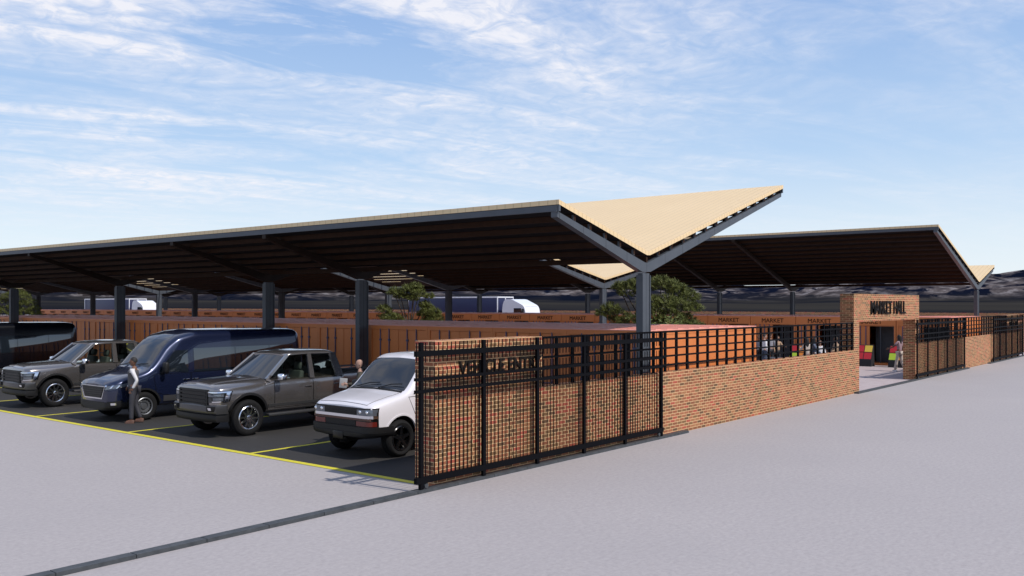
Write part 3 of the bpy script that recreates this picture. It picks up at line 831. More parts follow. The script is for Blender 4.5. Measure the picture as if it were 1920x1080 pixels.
        dk = MB(); lf.front(dk, rect(s * .63, s * 1.04, 1.015, 1.085), .018, skirt=.02); lf.front(dk, rect(s * .80, s * 1.03, .93, .995), .016, skirt=.02)
        dk.build('lens', 'lamp_glass', ho, 30)
        pn = MB(); lf.front(pn, rect(s * .62, s * .77, .88, .99), .016, skirt=.02); pn.build('lamp_surround', 'plastic_grey', ho, 30)
        wheel(t, 0, s * .86, zr, zr, .29, .295, 'spoke10', s, 'alloy'); wheel(t, -3.68, s * .86, zr, zr, .29, .295, 'spoke10', s, 'alloy')
        fg = MB().use('plastic'); lf.front(fg, rect(s * .64, s * .86, .66, .79), .075); fg.use('chrome'); lf.front(fg, rect(s * .71, s * .79, .695, .755), .085, 4, 3, .02); fg.build('fog_light', None, t, 30)
        seat(t, -1.55, s * .42); seat(t, -2.62, s * .42, .52)
    g_ = MB().use('grille_black'); lf.front(g_, rect(-.60, .60, .79, 1.17), .016, 16, 4); g_.use('plastic')
    for z in (.82, .91, 1.0, 1.09): lf.front(g_, rect(-.56, .56, z - .018, z + .030), .045, 16, 2)
    for s in (1, -1): lf.front(g_, rect(s * .555, s * .615, .78, 1.18), .04, 2, 4)
    lf.front(g_, rect(-.61, .61, 1.15, 1.185), .035, 16, 2)
    g_.build('grille', None, t, 40)
    bp = MB(); bowed_bar(bp, .985, .90, .98, .60, .82, .10); bp.build('front_bumper', 'bumper_metal', t, 40)
    bq = MB(); bowed_bar(bq, .955, .86, .95, .40, .60, .10); bq.build('lower_valance', 'plastic', t, 40)
    br_ = MB(); br_.cbox(-5.05, -4.86, -.93, .93, .55, .78, .03); br_.build('rear_bumper', 'plastic_grey', t, 40)
    hd = MB(); lf.top(hd, [(-.60, -.60), (.78, -.50), (.78, .50), (-.60, .60)], .018); hd.build('bonnet', 'paint_taupe', t, 50)
    wp = MB()
    for y0, y1 in ((-.55, .05), (.15, .70)): wp.tube([(-.63, y0, 1.395), (-.78, (y0 + y1) / 2 + .1, 1.47), (-.80, y1, 1.49)], .012, 6)
    wp.build('wiper', 'plastic', t, 40)
    ds = MB(); ds.cbox(-1.1, -.75, -.80, .80, 1.05, 1.36, .05); ds.lathe([(.17, -.012), (.19, 0), (.17, .012), (.15, 0)], (-1.18, -.42, 1.25), 'Y', 20, True); ds.build('dashboard', 'plastic', t, 40)
    MB().cbox(-4.86, -3.1, -.86, .86, 1.40, 1.452, .015).build('bed_cover', 'plastic', t, 40)
    return t
def _hex(q, th):
    # block from an outer quad pushed back towards -x
    vs = list(q) + [(x - th, y * .97, z) for x, y, z in q]
    return vs, [(0, 1, 2, 3), (7, 6, 5, 4), (0, 4, 5, 1), (1, 5, 6, 2), (2, 6, 7, 3), (3, 7, 4, 0)]
def bowed_bar(mb, xc, xe, w, z0, z1, th, wrap=.25):
    pts = []
    for i in range(-10, 11):
        t = i / 10; pts.append((xc - (xc - xe) * t * t, w * .93 * t))
    pts = [(xe - wrap, -w)] + pts + [(xe - wrap, w)]
    g = [[(x - .03, y, z0), (x - .005, y, z0 + .03), (x, y, (z0 + z1) / 2), (x - .005, y, z1 - .03), (x - .04, y, z1), (x - th, y * .96, z1), (x - th, y * .96, z0), (x - .03, y, z0)] for x, y in pts]
    mb.sheet(g)
    for k in (0, -1): mb.add(g[k][:-1], [tuple(range(7))])

def make_sprinter(loc, label, paint, dark_name):
    t = thing('panel_van', label, 'van', loc, math.pi, 'long high roofed panel vans')
    def S(x, zb, p): return (x, [(0, zb), (p[0][0] * .8, zb), (p[0][0] - .02, zb + .06)] + list(p))
    lf = Loft([S(.96, .34, [(.70, .55), (.74, .70), (.74, .86), (.70, .96), (.62, 1.01), (.40, 1.04), (0, 1.055)]),
               S(.90, .32, [(.84, .58), (.87, .76), (.86, .95), (.81, 1.04), (.73, 1.085), (.46, 1.115), (0, 1.13)]),
               S(.75, .32, [(.94, .62), (.955, .86), (.94, 1.04), (.885, 1.115), (.79, 1.155), (.52, 1.185), (0, 1.205)]),
               S(.40, .33, [(.99, .66), (1.0, .94), (.98, 1.14), (.92, 1.225), (.82, 1.265), (.56, 1.295), (0, 1.32)]),
               S(0, .34, [(1.01, .70), (1.02, .98), (.995, 1.23), (.945, 1.315), (.855, 1.355), (.6, 1.385), (0, 1.41)]),
               S(-.15, .34, [(1.02, .70), (1.025, 1.02), (1.0, 1.28), (.955, 1.37), (.88, 1.405), (.62, 1.435), (0, 1.46)]),
               S(-.85, .36, [(1.03, .72), (1.03, 1.14), (.99, 1.58), (.90, 1.97), (.83, 2.11), (.62, 2.16), (0, 2.19)]),
               S(-1.20, .36, [(1.03, .72), (1.03, 1.15), (.995, 1.64), (.92, 2.14), (.86, 2.31), (.67, 2.38), (0, 2.41)]),
               S(-1.8, .36, [(1.03, .72), (1.03, 1.2), (.995, 1.72), (.935, 2.24), (.88, 2.40), (.70, 2.49), (0, 2.525)]),
               S(-5.2, .38, [(1.03, .72), (1.03, 1.2), (.995, 1.72), (.935, 2.22), (.88, 2.38), (.70, 2.47), (0, 2.50)]),
               S(-5.33, .38, [(1.025, .72), (1.025, 1.2), (.99, 1.72), (.93, 2.21), (.875, 2.365), (.695, 2.455), (0, 2.485)]), S(-5.40, .42, [(1.0, .72), (1.0, 1.2), (.965, 1.7), (.905, 2.17), (.85, 2.33), (.67, 2.42), (0, 2.45)])])
    mb = MB().use(paint); mb.use('plastic'); mb.use(paint); lf.to(mb, .09)
    body = mb.build('body', None, t); zr = .40
    cut_arches(body, [(0, zr, .47, .55, 1.2), (-3.95, zr, .47, .55, 1.2)])
    w = MB(); lf.top(w, [(-.22, -.80), (-.22, .80), (-.93, .70), (-.93, -.70)], .006); w.build('windscreen', 'screen_glass', t, 60)
    w = MB(); lf.top(w, [(-.955, -.66), (-.955, .66), (-1.16, .60), (-1.16, -.60)], .004); w.build('roof_panel', dark_name, t, 60)
    for s in (1, -1):
        d = MB(); lf.door(d, [(-.36, .74), (-1.42, .55), (-1.42, 1.27), (-.28, 1.27)], paint, s); do = d.build('door', None, t, 50)
        MB().cbox(-1.38, -1.18, *(sorted((s * 1.03, s * 1.06))), 1.06, 1.10, .008).build('handle', 'chrome', do, 40)
        w = MB(); lf.side(w, [(-.44, 1.36), (-1.36, 1.29), (-1.36, 1.93), (-.97, 1.93)], .010, s); w.build('side_window', 'tint_glass', t, 60)
        for a, b in ((-1.55, -2.95), (-2.97, -4.2), (-4.22, -5.15)):
            w = MB(); lf.side(w, [(a, 1.29), (b, 1.29), (b, 1.97), (a, 1.97)], .008, s); w.build('side_panel_glass', 'tint_glass', t, 60)
        sd_ = MB(); lf.door(sd_, [(-1.46, .55), (-2.95, .55), (-2.95, 1.27), (-1.46, 1.27)], paint, s); sdo = sd_.build('sliding_door', None, t, 50)
        MB().cbox(-1.66, -1.48, *(sorted((s * 1.03, s * 1.06))), 1.06, 1.10, .008).build('handle', 'chrome', sdo, 40)
        mo = MB(); lf.side(mo, [(-.56, .50), (-3.40, .50), (-3.40, .66), (-.56, .66)], .022, s, 10, 3); mo.build('side_moulding', 'plastic_grey', t, 40)
        MB().cbox(-1.50, -1.44, *(sorted((s * 1.04, s * 1.058))), .70, .74, .004).build('marker_light', 'lamp_amber', t)
        for x in (0, -3.95): a_ = MB(); arch_trim(lf, a_, x, zr, .46, .51, .50, s, .010); a_.build('wheel_arch', 'plastic', t, 50)
        mr = MB(); mr.cbox(-.62, -.48, *(sorted((s * 1.08, s * 1.28))), 1.30, 1.62, .05); mr.bar((-.52, s * 1.0, 1.28), (-.54, s * 1.12, 1.36), .08, .06); mr.build('mirror', 'plastic', t, 50)
        hl = MB(); lf.front(hl, [(s * .68, .90), (s * 1.30, 1.0), (s * 1.44, 1.11), (s * .74, 1.0)], .010); ho = hl.build('headlight', 'lamp_glass', t, 40)
        for a in (.84, 1.0):
            st_ = MB(); lf.front(st_, [(s * a, .945), (s * (a + .05), .953), (s * (a + .10), 1.035), (s * (a + .05), 1.03)], .018, 3, 3, .02); st_.build('lamp_strip', 'chrome', ho, 40)
        fg = MB().use('plastic'); lf.front(fg, [(s * .70, .45), (s * 1.10, .47), (s * 1.12, .60), (s * .74, .58)], .012); fg.use('chrome'); lf.front(fg, rect(s * .86, s * 1.0, .485, .545), .022, 5, 3, .02); fg.build('fog_light', None, t, 40)
        wheel(t, 0, s * .905, zr, zr, .25, .245, 'steel', s, 'steel_rim'); wheel(t, -3.95, s * .905, zr, zr, .25, .245, 'steel', s, 'steel_rim')
    g_ = MB().use('chrome'); lf.front(g_, [(-.50, .64), (.50, .64), (.66, 1.0), (-.66, 1.0)], .012, 18, 8)
    g_.use('grille_black'); lf.front(g_, [(-.465, .672), (.465, .672), (.625, .985), (-.625, .985)], .020, 18, 8, .02)
    g_.use('plastic')
    for z, hw in ((.94, .57), (.88, .55), (.82, .52), (.76, .49), (.71, .46)): lf.front(g_, rect(-hw, hw, z - .012, z + .012), .034, 18, 1, .02)
    g_.use('chrome'); lf.front(g_, rect(.67, .73, .99, 1.03), .02, 3, 2, .02)
    g_.build('grille', None, t, 30)
    bp = MB(); lf.front(bp, rect(-1.25, 1.25, .34, .56), .016, 30, 5, .08); bp.build('front_bumper', 'plastic', t, 40)
    wp = MB()
    for y0, y1 in ((-.60, .0), (.10, .70)): wp.tube([(-.14, y0, 1.48), (-.26, (y0 + y1) / 2, 1.56), (-.28, y1, 1.575)], .012, 6)
    wp.build('wiper', 'plastic', t, 40)
    for s in (1, -1):
        rl = MB(); rl.cbox(-5.40, -5.33, *(sorted((s * .80, s * .97))), 1.0, 1.35, .01); rl.build('tail_light', 'lamp_red', t, 40)
    return t

def make_white_van(loc, label):
    t = thing('cargo_van', label, 'van', loc, math.pi)
    def S(x, zb, p): return (x, [(0, zb), (p[0][0] * .8, zb), (p[0][0] - .02, zb + .06)] + list(p))
    lf = Loft([S(.83, .50, [(.80, .70), (.82, .90), (.81, 1.02), (.76, 1.08), (.68, 1.105), (.40, 1.12), (0, 1.13)]),
               S(.78, .46, [(.90, .72), (.915, .92), (.905, 1.06), (.85, 1.125), (.76, 1.15), (.45, 1.17), (0, 1.185)]),
               S(.62, .44, [(.955, .74), (.965, .95), (.95, 1.10), (.90, 1.17), (.81, 1.205), (.5, 1.23), (0, 1.245)]),
               S(.25, .44, [(.985, .76), (.995, 1.0), (.975, 1.18), (.925, 1.25), (.84, 1.285), (.55, 1.305), (0, 1.32)]),
               S(-.15, .44, [(.995, .76), (1.0, 1.04), (.985, 1.26), (.94, 1.335), (.86, 1.365), (.60, 1.385), (0, 1.40)]),
               S(-.85, .44, [(1.0, .78), (1.0, 1.12), (.965, 1.52), (.86, 1.88), (.79, 1.98), (.60, 2.015), (0, 2.035)]),
               S(-1.10, .44, [(1.0, .78), (1.0, 1.15), (.965, 1.56), (.87, 1.97), (.81, 2.08), (.62, 2.125), (0, 2.145)]),
               S(-1.7, .44, [(1.0, .78), (1.0, 1.15), (.965, 1.56), (.875, 1.99), (.82, 2.10), (.64, 2.15), (0, 2.175)]),
               S(-4.55, .46, [(1.0, .78), (1.0, 1.15), (.965, 1.56), (.875, 1.99), (.82, 2.10), (.64, 2.15), (0, 2.17)]),
               S(-4.72, .50, [(.97, .78), (.97, 1.15), (.935, 1.54), (.84, 1.93), (.78, 2.03), (.6, 2.08), (0, 2.10)])])
    mb = MB().use('paint_white'); mb.use('plastic'); mb.use('paint_white'); lf.to(mb, .08)
    body = mb.build('body', None, t); zr = .40
    cut_arches(body, [(0, zr + .02, .475, .52, 1.2), (-3.45, zr + .02, .475, .52, 1.2)])
    w = MB(); lf.top(w, [(-.20, -.84), (-.20, .84), (-.875, .745), (-.875, -.745)], .006); w.build('windscreen', 'screen_glass', t, 60)
    hd = MB(); hd.use('plastic'); lf.top(hd, [(-.10, -.812), (.775, -.752), (.775, .752), (-.10, .812)], .002); hd.use('paint_white'); lf.top(hd, [(-.10, -.80), (.765, -.74), (.765, .74), (-.10, .80)], .007, skirt=.006); hd.build('bonnet', None, t, 50)
    cw = MB(); lf.top(cw, [(-.115, -.84), (-.115, .84), (-.19, .82), (-.19, -.82)], .012, 3, 10); cw.build('cowl_panel', 'plastic', t, 50)
    for s in (1, -1):
        d = MB(); lf.door(d, [(-.55, .58), (-1.45, .58), (-1.45, 1.28), (-.22, 1.26)], 'paint_white', s); do = d.build('door', None, t, 50)
        MB().cbox(-1.40, -1.2, *(sorted((s * .99, s * 1.025))), 1.10, 1.15, .008).build('handle', 'plastic', do, 40)
        w = MB(); lf.side(w, [(-.36, 1.32), (-1.40, 1.31), (-1.38, 1.88), (-.86, 1.88)], .010, s); w.build('side_window', 'tint_glass', t, 60)
        mr = MB(); mr.cbox(-.66, -.52, *(sorted((s * 1.04, s * 1.24))), 1.28, 1.52, .05); mr.bar((-.56, s * .96, 1.32), (-.58, s * 1.07, 1.36), .08, .06); mr.build('mirror', 'plastic', t, 50)
        for x in (0, -3.45): a_ = MB(); arch_trim(lf, a_, x, zr + .02, .468, .505, .56, s, .010); a_.build('wheel_arch', 'paint_white', t, 50)
        wheel(t, 0, s * .86, zr, zr, .25, .27, 'spoke5', s, 'rim_black'); wheel(t, -3.45, s * .86, zr, zr, .25, .27, 'spoke5', s, 'rim_black')
        hl = MB(); lf.front(hl, [(s * .52, .945), (s * 1.0, .945), (s * 1.0, 1.075), (s * .52, 1.06)], .020); ho = hl.build('headlight', 'lamp_glass', t, 30)
        for a in (.62, .82):
            b_ = MB(); p_ = _fpt(lf, s * a, 1.01, .020); b_.ball(p_, (.018, .045, .040), 12, 6); b_.build('bulb', 'chrome', ho, 60)
        tl = MB(); lf.front(tl, rect(s * .50, s * 1.0, .715, .815), .020); tl.build('turn_light', 'lamp_red', t, 30)
    g_ = MB().use('grille_black'); lf.front(g_, [(-1.03, .69), (1.03, .69), (1.03, 1.095), (-1.03, 1.095)], .012, 24, 4); g_.use('plastic')
    for z in (.965, .995, 1.03): lf.front(g_, rect(-.49, .49, z - .006, z + .008), .026, 12, 1, .02)
    for z in (.725, .75, .775, .80, .825): lf.front(g_, rect(-.48, .48, z - .006, z + .006), .024, 12, 1, .02)
    go = g_.build('grille', None, t, 30)
    b_ = MB(); lf.front(b_, rect(-1.02, 1.02, .882, .942), .034, 24, 2, .03); b_.build('chrome_strip', 'chrome', go, 40)
    b_ = MB(); lf.front(b_, rect(-.98, .90, .835, .884), .030, 24, 2, .03); b_.build('trim_strip', 'leather', go, 40)
    bp = MB(); lf.front(bp, rect(-1.27, 1.27, .585, .70), .070, 36, 3, .16); lf.front(bp, rect(-1.27, 1.27, .40, .583), .085, 36, 4, .18); lf.front(bp, rect(-1.20, 1.20, .33, .402), .045, 36, 2, .18); bp.build('front_bumper', 'plastic', t, 40)
    MB().cbox(.90, .925, -.16, .16, .42, .58, .006).build('plate_holder', 'grille_black', t, 40)
    wp = MB()
    for y0, y1 in ((-.62, .0), (.08, .70)): wp.tube([(-.16, y0, 1.425), (-.27, (y0 + y1) / 2, 1.51), (-.29, y1, 1.53)], .012, 6)
    wp.build('wiper', 'plastic', t, 40)
    return t
pk = make_pickup((13.50, 20.35, .004), 'taupe pickup truck parked nearest, beside the white van')
pk2 = dup(pk); pk2.location = (13.40, 30.53, .004); tag(pk2, 'taupe pickup truck parked farther left, between the blue van and the black van', 'pickup truck', 'taupe pickup trucks')
sv = make_sprinter((13.44, 25.22, .004), 'dark blue long panel van parked between the two pickups', 'paint_blue', 'paint_black')
sv2 = dup(sv, None, {'paint_blue': 'paint_black'}); sv2.location = (13.4, 40.45, .004); tag(sv2, 'black long panel van parked farthest left, cut by the photo edge', 'van', 'long high roofed panel vans')
make_white_van((13.68, 15.12, .004), 'white cargo van with black bumper parked behind the VEHICLE ENTRY wall')

# articulated lorries on the far side of the market
def make_semi(loc, label, rz):
    t = thing('semi_truck', label, 'truck', loc, rz, 'white lorries with blue trailers far behind')
    tr_ = MB(); tr_.cbox(-14.4, -1.6, -1.25, 1.25, 1.1, 4.0, .03); tro = tr_.build('trailer', 'trailer_blue', t, 40)
    fr_ = MB()
    for y in (-1.26, 1.26):
        fr_.cbox(-14.45, -1.55, y - .03, y + .03, 3.90, 4.03, .01); fr_.cbox(-14.45, -1.55, y - .03, y + .03, 1.05, 1.2, .01)
        for x in (-14.42, -1.58): fr_.cbox(x - .05, x + .05, y - .035, y + .035, 1.1, 4.03, .01)
    for x in (-14.42, -1.58): fr_.cbox(x - .04, x + .04, -1.25, 1.25, 3.9, 4.03, .01); fr_.cbox(x - .04, x + .04, -.05, .05, 1.1, 3.95, .01)
    fr_.build('frame', 'truck_white', tro, 40)
    cb = MB(); prof = [(-1.0, 1.0), (-1.0, 3.72), (.2, 3.78), (.7, 3.55), (1.2, 3.35), (1.75, 3.1), (1.95, 2.7), (2.05, 1.9), (2.1, .55), (-.2, .55)]
    prof = chaikin(prof + [prof[0]], 2)[:-1]; cb.prism(prof, -1.2, 1.2, 'Y'); cb.build('cab', 'truck_white', t, 35)
    w = MB(); w.add([(1.80, -1.0, 3.0), (1.80, 1.0, 3.0), (2.06, 1.05, 2.05), (2.06, -1.05, 2.05)], [(0, 1, 2, 3)]); w.build('windscreen', 'tint_glass', t)
    for s in (1, -1):
        MB().add([(.5, s * 1.207, 2.0), (1.6, s * 1.207, 2.0), (1.45, s * 1.207, 2.85), (.5, s * 1.207, 2.85)], [(0, 1, 2, 3)]).build('side_window', 'tint_glass', t)
        MB().cbox(1.7, 1.85, s * 1.35 - .12, s * 1.35 + .12, 2.0, 2.8, .04).build('mirror', 'plastic', t, 40)
        for x in (1.1, -2.6, -10.5, -11.7, -12.9): wheel(t, x, s * 1.05, .5, .5, .3, .29, 'steel', s, 'steel_rim')
        MB().cbox(2.02, 2.13, *(sorted((s * .7, s * 1.1))), .8, 1.05, .03).build('headlight', 'lamp_glass', t, 40)
    MB().cbox(1.9, 2.2, -1.2, 1.2, .4, .75, .05).build('bumper', 'plastic_grey', t, 40)
    MB().box(-14.2, 1.5, -.45, .45, .75, 1.08).build('chassis', 'plastic', t)
    return t
s1 = make_semi((72.6, 58.2, 0), 'white lorry with a blue trailer standing behind the rear containers near the middle', R(-90))
s2 = dup(s1); s2.location = (66.5, 120.0, 0); tag(s2, 'more distant white lorry with a blue trailer at the far left, behind the containers', 'truck', 'white lorries with blue trailers far behind')

# ------------------------------------------------------------------ people
def skin_mesh(nodes, edges, sub=2):
    me = bpy.data.meshes.new('s'); names = list(nodes); ix = {n: i for i, n in enumerate(names)}
    me.from_pydata([nodes[n][0] for n in names], [(ix[a], ix[b]) for a, b in edges], [])
    o = bpy.data.objects.new('s', me); col.objects.link(o)
    sk = o.modifiers.new('s', 'SKIN'); sk.use_smooth_shade = True
    for i, n in enumerate(names):
        r = nodes[n][1]; r = r if isinstance(r, tuple) else (r, r)
        me.skin_vertices[0].data[i].radius = r; me.skin_vertices[0].data[i].use_root = (i == 0)
    sb = o.modifiers.new('b', 'SUBSURF'); sb.levels = sub; sb.render_levels = sub
    bpy.context.view_layer.update()
    m2 = bpy.data.meshes.new_from_object(o.evaluated_get(bpy.context.evaluated_depsgraph_get()))
    out = ([v.co[:] for v in m2.vertices], [list(p.vertices) for p in m2.polygons])
    bpy.data.objects.remove(o); bpy.data.meshes.remove(m2)
    return out
def person(label, loc, facing, h=1.76, skin='skin_tan', hair='hair_dark', hair_style='short', top='cloth_grey', sleeves=None, legs='cloth_denim', shoes='leather',
           arms=((-8, 12, 20), (-8, 12, 20)), stride=0., vest=None, group=None, female=False, sleeve_len=1., flare=0.):
    # arms: per side (swing forward deg, outward deg, elbow bend deg); left = +y
    t = thing('person', label, 'person', loc, facing, group); k = h / 1.76
    V = Vector; sw = .155 if female else .18
    hip = .92; J = {}
    for s, nm in ((1, 'L'), (-1, 'R')):
        f = stride * s
        th = math.atan2(f, .9); kn = V((math.sin(th) * .43 + .02, s * .10, hip - math.cos(th) * .43))
        bk = th - (.28 if f < 0 else .05); an = kn + V((math.sin(bk) * .40, s * .005, -math.cos(bk) * .40)); J['an' + nm] = an
        J['hip' + nm] = V((0, s * .095, hip)); J['kn' + nm] = kn
        swg, outw, el = [R(a) for a in arms[0 if s > 0 else 1]]
        sh = V((0, s * sw, 1.43)); d = V((math.sin(swg) * math.cos(outw), s * math.sin(outw), -math.cos(swg) * math.cos(outw)))
        e = sh + d * .29; d2 = V((math.sin(swg + el), s * math.sin(outw) * .3 - s * .10, -math.cos(swg + el))).normalized(); w = e + d2 * .25
        J['sh' + nm], J['el' + nm], J['wr' + nm], J['hd' + nm] = sh, e, w, w + d2 * .07; J['hv' + nm] = d2
    low = min(J['anL'].z, J['anR'].z) - .075
    for q in J:
        if not q.startswith('hv'): J[q] = V((J[q].x, J[q].y, J[q].z - low))
    dz = -low
    def P(x, y, z): return V((x, y, z + dz))
    pel, wai, che, nb, nt = P(0, 0, .95), P(.005, 0, 1.10), P(.0, 0, 1.32), P(-.005, 0, 1.48), P(.012, 0, 1.57)
    nodes = {'pel': (pel, (.13, .10)), 'wai': (wai, (.115, .09)), 'che': (che, (.14, .10)), 'nb': (nb, (.06, .055)), 'nt': (nt, (.057, .057))}
    edges = [('pel', 'wai'), ('wai', 'che'), ('che', 'nb'), ('nb', 'nt')]
    for nm in 'LR':
        nodes.update({'sh' + nm: (J['sh' + nm], .052), 'el' + nm: (J['el' + nm], .040), 'wr' + nm: (J['wr' + nm], .027), 'hd' + nm: (J['hd' + nm], (.020, .036)),
                      'hip' + nm: (J['hip' + nm], .085), 'kn' + nm: (J['kn' + nm], .056), 'an' + nm: (J['an' + nm], .038), 'to' + nm: (J['an' + nm] + V((.15, 0, -.045)), .028)})
        edges += [('che', 'sh' + nm), ('sh' + nm, 'el' + nm), ('el' + nm, 'wr' + nm), ('wr' + nm, 'hd' + nm), ('pel', 'hip' + nm), ('hip' + nm, 'kn' + nm), ('kn' + nm, 'an' + nm), ('an' + nm, 'to' + nm)]
    mb = MB(); mb.add(*skin_mesh(nodes, edges))
    # five fingers per hand, unequal and bent
    for nm, s in (('L', 1), ('R', -1)):
        d = J['hv' + nm]; sidev = V((1, 0, 0)) - d * d.x; sidev = sidev.normalized() if sidev.length > .1 else V((0, 0, 1)); palm = d.cross(sidev) * (s * -1)
        for q, (off, ln) in enumerate(((.028, .066), (.010, .078), (-.009, .072), (-.027, .056))):
            b0 = J['hd' + nm] + sidev * off + d * .008; b1 = b0 + d * (ln * .5) + palm * .006; b2 = b1 + d * (ln * .45) + palm * .020
            mb.tube([b0 - d * .03, b0, b1, b2], [.009, .009, .008, .006], 6)
        b0 = J['wr' + nm] + d * .025 + sidev * .022; mb.tube([b0, b0 + sidev * .03 + d * .03, b0 + sidev * .04 + d * .062 + palm * .01], [.011, .010, .007], 6)
    # head
    hc = P(.025, 0, 1.665); rings = [(-.115, .030, .030, .035), (-.105, .052, .045, .022), (-.07, .070, .060, .010), (-.03, .082, .068, .004), (.02, .092, .074, 0), (.06, .088, .070, -.004), (.09, .068, .055, -.006), (.108, .038, .030, -.006), (.114, .004, .004, -.006)]
    vs = []; fs = []; n = 16
    for z, rx, ry, ox in rings:
        for q in range(n):
            a = 2 * math.pi * q / n; vs.append((hc.x + ox + rx * math.cos(a), hc.y + ry * math.sin(a), hc.z + z))
    for i in range(len(rings) - 1):
        for q in range(n): fs.append((i * n + q, i * n + (q + 1) % n, (i + 1) * n + (q + 1) % n, (i + 1) * n + q))
    mb.add(vs, fs); mb.add(*(lambda m_: (m_.v, m_.f))(MB().ball((hc.x + .098, 0, hc.z - .018), (.022, .013, .024), 8, 6)))
    mb.ball((hc.x + .082, 0, hc.z - .066), (.016, .026, .008), 8, 4)
    for s in (1, -1): mb.ball((hc.x - .005, s * .074, hc.z - .01), (.018, .010, .030), 8, 5); mb.ball((hc.x + .078, s * .032, hc.z + .022), (.014, .024, .008), 8, 4)
    body = mb.build('body', skin, t, 60)
    ey = MB()
    for s in (1, -1): ey.ball((hc.x + .083, s * .031, hc.z + .005), (.008, .012, .007), 8, 4)
    ey.build('eyes', 'eye', t, 60)
    if hair_style != 'bald':
        hm = MB(); g = []
        for i in range(9):
            ph = (i / 8) * 1.75; row = []
            for q in range(21):
                a = 2 * math.pi * q / 20; c_, s_ = math.cos(a), math.sin(a)
                ph2 = min(ph, 1.05) if c_ > .45 else (min(ph, 1.38) if c_ > -.1 else ph)
                row.append((hc.x - .006 + .101 * math.sin(ph2) * c_, .082 * math.sin(ph2) * s_, hc.z + .012 + .114 * math.cos(ph2)))
            g.append(row)
        hm.sheet(g)
        if hair_style == 'long':
            rows = [(.05, .095, .085), (-.05, .105, .095), (-.16, .10, .105), (-.28, .085, .10), (-.38, .06, .075), (-.42, .03, .04)]
            g = []
            for z, rx, ry in rows:
                g.append([(hc.x - .035 + rx * math.cos(a), ry * math.sin(a), hc.z + z) for a in [math.pi * (.38 + 1.24 * q / 14) for q in range(15)]])
            hm.sheet(g, (.03, 0, 0))
        if hair_style == 'cap':
            hm.prism([(hc.x + .07, -.06), (hc.x + .17, -.045), (hc.x + .17, .045), (hc.x + .07, .06)], hc.z + .055, hc.z + .066, 'Z')
        hm.build('hair', hair, t, 60)
    # clothes: own skinned shells a little outside the body
    g = .016
    tn = {'pel': (P(0, 0, .93), (.145, .115)), 'wai': (wai, (.13 if not female else .112, .105)), 'che': (che, (.155 if not female else .14, .118)), 'nb': (P(.0, 0, 1.492), (.078, .070))}
    te = [('pel', 'wai'), ('wai', 'che'), ('che', 'nb')]
    sleeve_nodes = {}; sleeve_edges = []
    for nm in 'LR':
        tn['sh' + nm] = (J['sh' + nm], .068); te.append(('che', 'sh' + nm))
        if sleeves is None:
            if sleeve_len > .8: tn.update({'el' + nm: (J['el' + nm], .054), 'wr' + nm: (J['wr' + nm], .041)}); te += [('sh' + nm, 'el' + nm), ('el' + nm, 'wr' + nm)]
            elif sleeve_len > .2: tn['el' + nm] = (J['sh' + nm].lerp(J['el' + nm], .7), .058); te.append(('sh' + nm, 'el' + nm))
    vm = skin_mesh(tn, te)
    if vest: vm = ([(x * 1.35 + .03, y * 1.02, z) for x, y, z in vm[0]], vm[1])
    MB().add(*vm).build('vest' if vest else 'top', vest or top, t, 60)
    if sleeves:
        for nm in 'LR':
            mid = J['el' + nm].lerp(J['wr' + nm], .5)
            sn = {'c': (J['sh' + nm].lerp(che, .12), .055), 's': (J['sh' + nm], .062), 'u': (J['sh' + nm].lerp(J['el' + nm], .5), .052), 'e': (J['el' + nm], .047), 'm': (mid, .042), 'w': (J['wr' + nm], .040)}
            MB().add(*skin_mesh(sn, [('c', 's'), ('s', 'u'), ('u', 'e'), ('e', 'm'), ('m', 'w')])).build('sleeve', sleeves, t, 60)
    ln_ = {'pel': (P(0, 0, .965), (.138, .108))}; le = []
    for nm in 'LR':
        ln_.update({'hip' + nm: (J['hip' + nm], .098), 'md' + nm: (J['hip' + nm].lerp(J['kn' + nm], .55), .084), 'kn' + nm: (J['kn' + nm], .068 + flare * .2), 'cf' + nm: (J['kn' + nm].lerp(J['an' + nm], .5), .062 + flare * .5), 'an' + nm: (J['an' + nm] + V((0, 0, .01)), .055 + flare)})
        le += [('pel', 'hip' + nm), ('hip' + nm, 'md' + nm), ('md' + nm, 'kn' + nm), ('kn' + nm, 'cf' + nm), ('cf' + nm, 'an' + nm)]
    MB().add(*skin_mesh(ln_, le)).build('trousers', legs, t, 60)
    for nm in 'LR':
        a = J['an' + nm]; sh = MB(); g = []
        for x, w, zt in ((-.08, .020, .05), (-.07, .036, .085), (-.02, .042, .095), (.05, .044, .075), (.11, .045, .050), (.15, .037, .038), (.175, .016, .024)):
            z0 = a.z - .075
            g.append([(a.x + x, a.y - w, z0), (a.x + x, a.y - w, z0 + zt * .55), (a.x + x, a.y - w * .5, z0 + zt), (a.x + x, a.y + w * .5, z0 + zt), (a.x + x, a.y + w, z0 + zt * .55), (a.x + x, a.y + w, z0), (a.x + x, a.y - w, z0)])
        sh.sheet(g); sh.build('shoe', shoes, t, 60)
    t.scale = (k, k, k)
    return t
ang = lambda dx, dy: math.atan2(dy, dx)
mx_, my_ = pixel_ground(252, 793)
person('man in a grey vest and white sleeves walking past the blue van', (mx_, my_, .004), ang(-.70, .72), 1.80, 'skin_brown', 'hair_dark', 'short', vest='cloth_vest', sleeves='cloth_white', legs='cloth_trouser', shoes='leather', arms=((-26, 2, 55), (12, 0, 30)), stride=.05)
person('bald man in a dark olive jacket standing behind the white van', (16.25, 18.35, .004), ang(-.75, .62), 1.80, 'skin_light', 'hair_dark', 'bald', top='cloth_olive', legs='cloth_trouser', shoes='cloth_black', arms=((20, 14, 70), (15, 10, 60)))
bx_ = MB(); bx_.cbox(-.10, .10, -.012, .012, -.13, .13, .004)
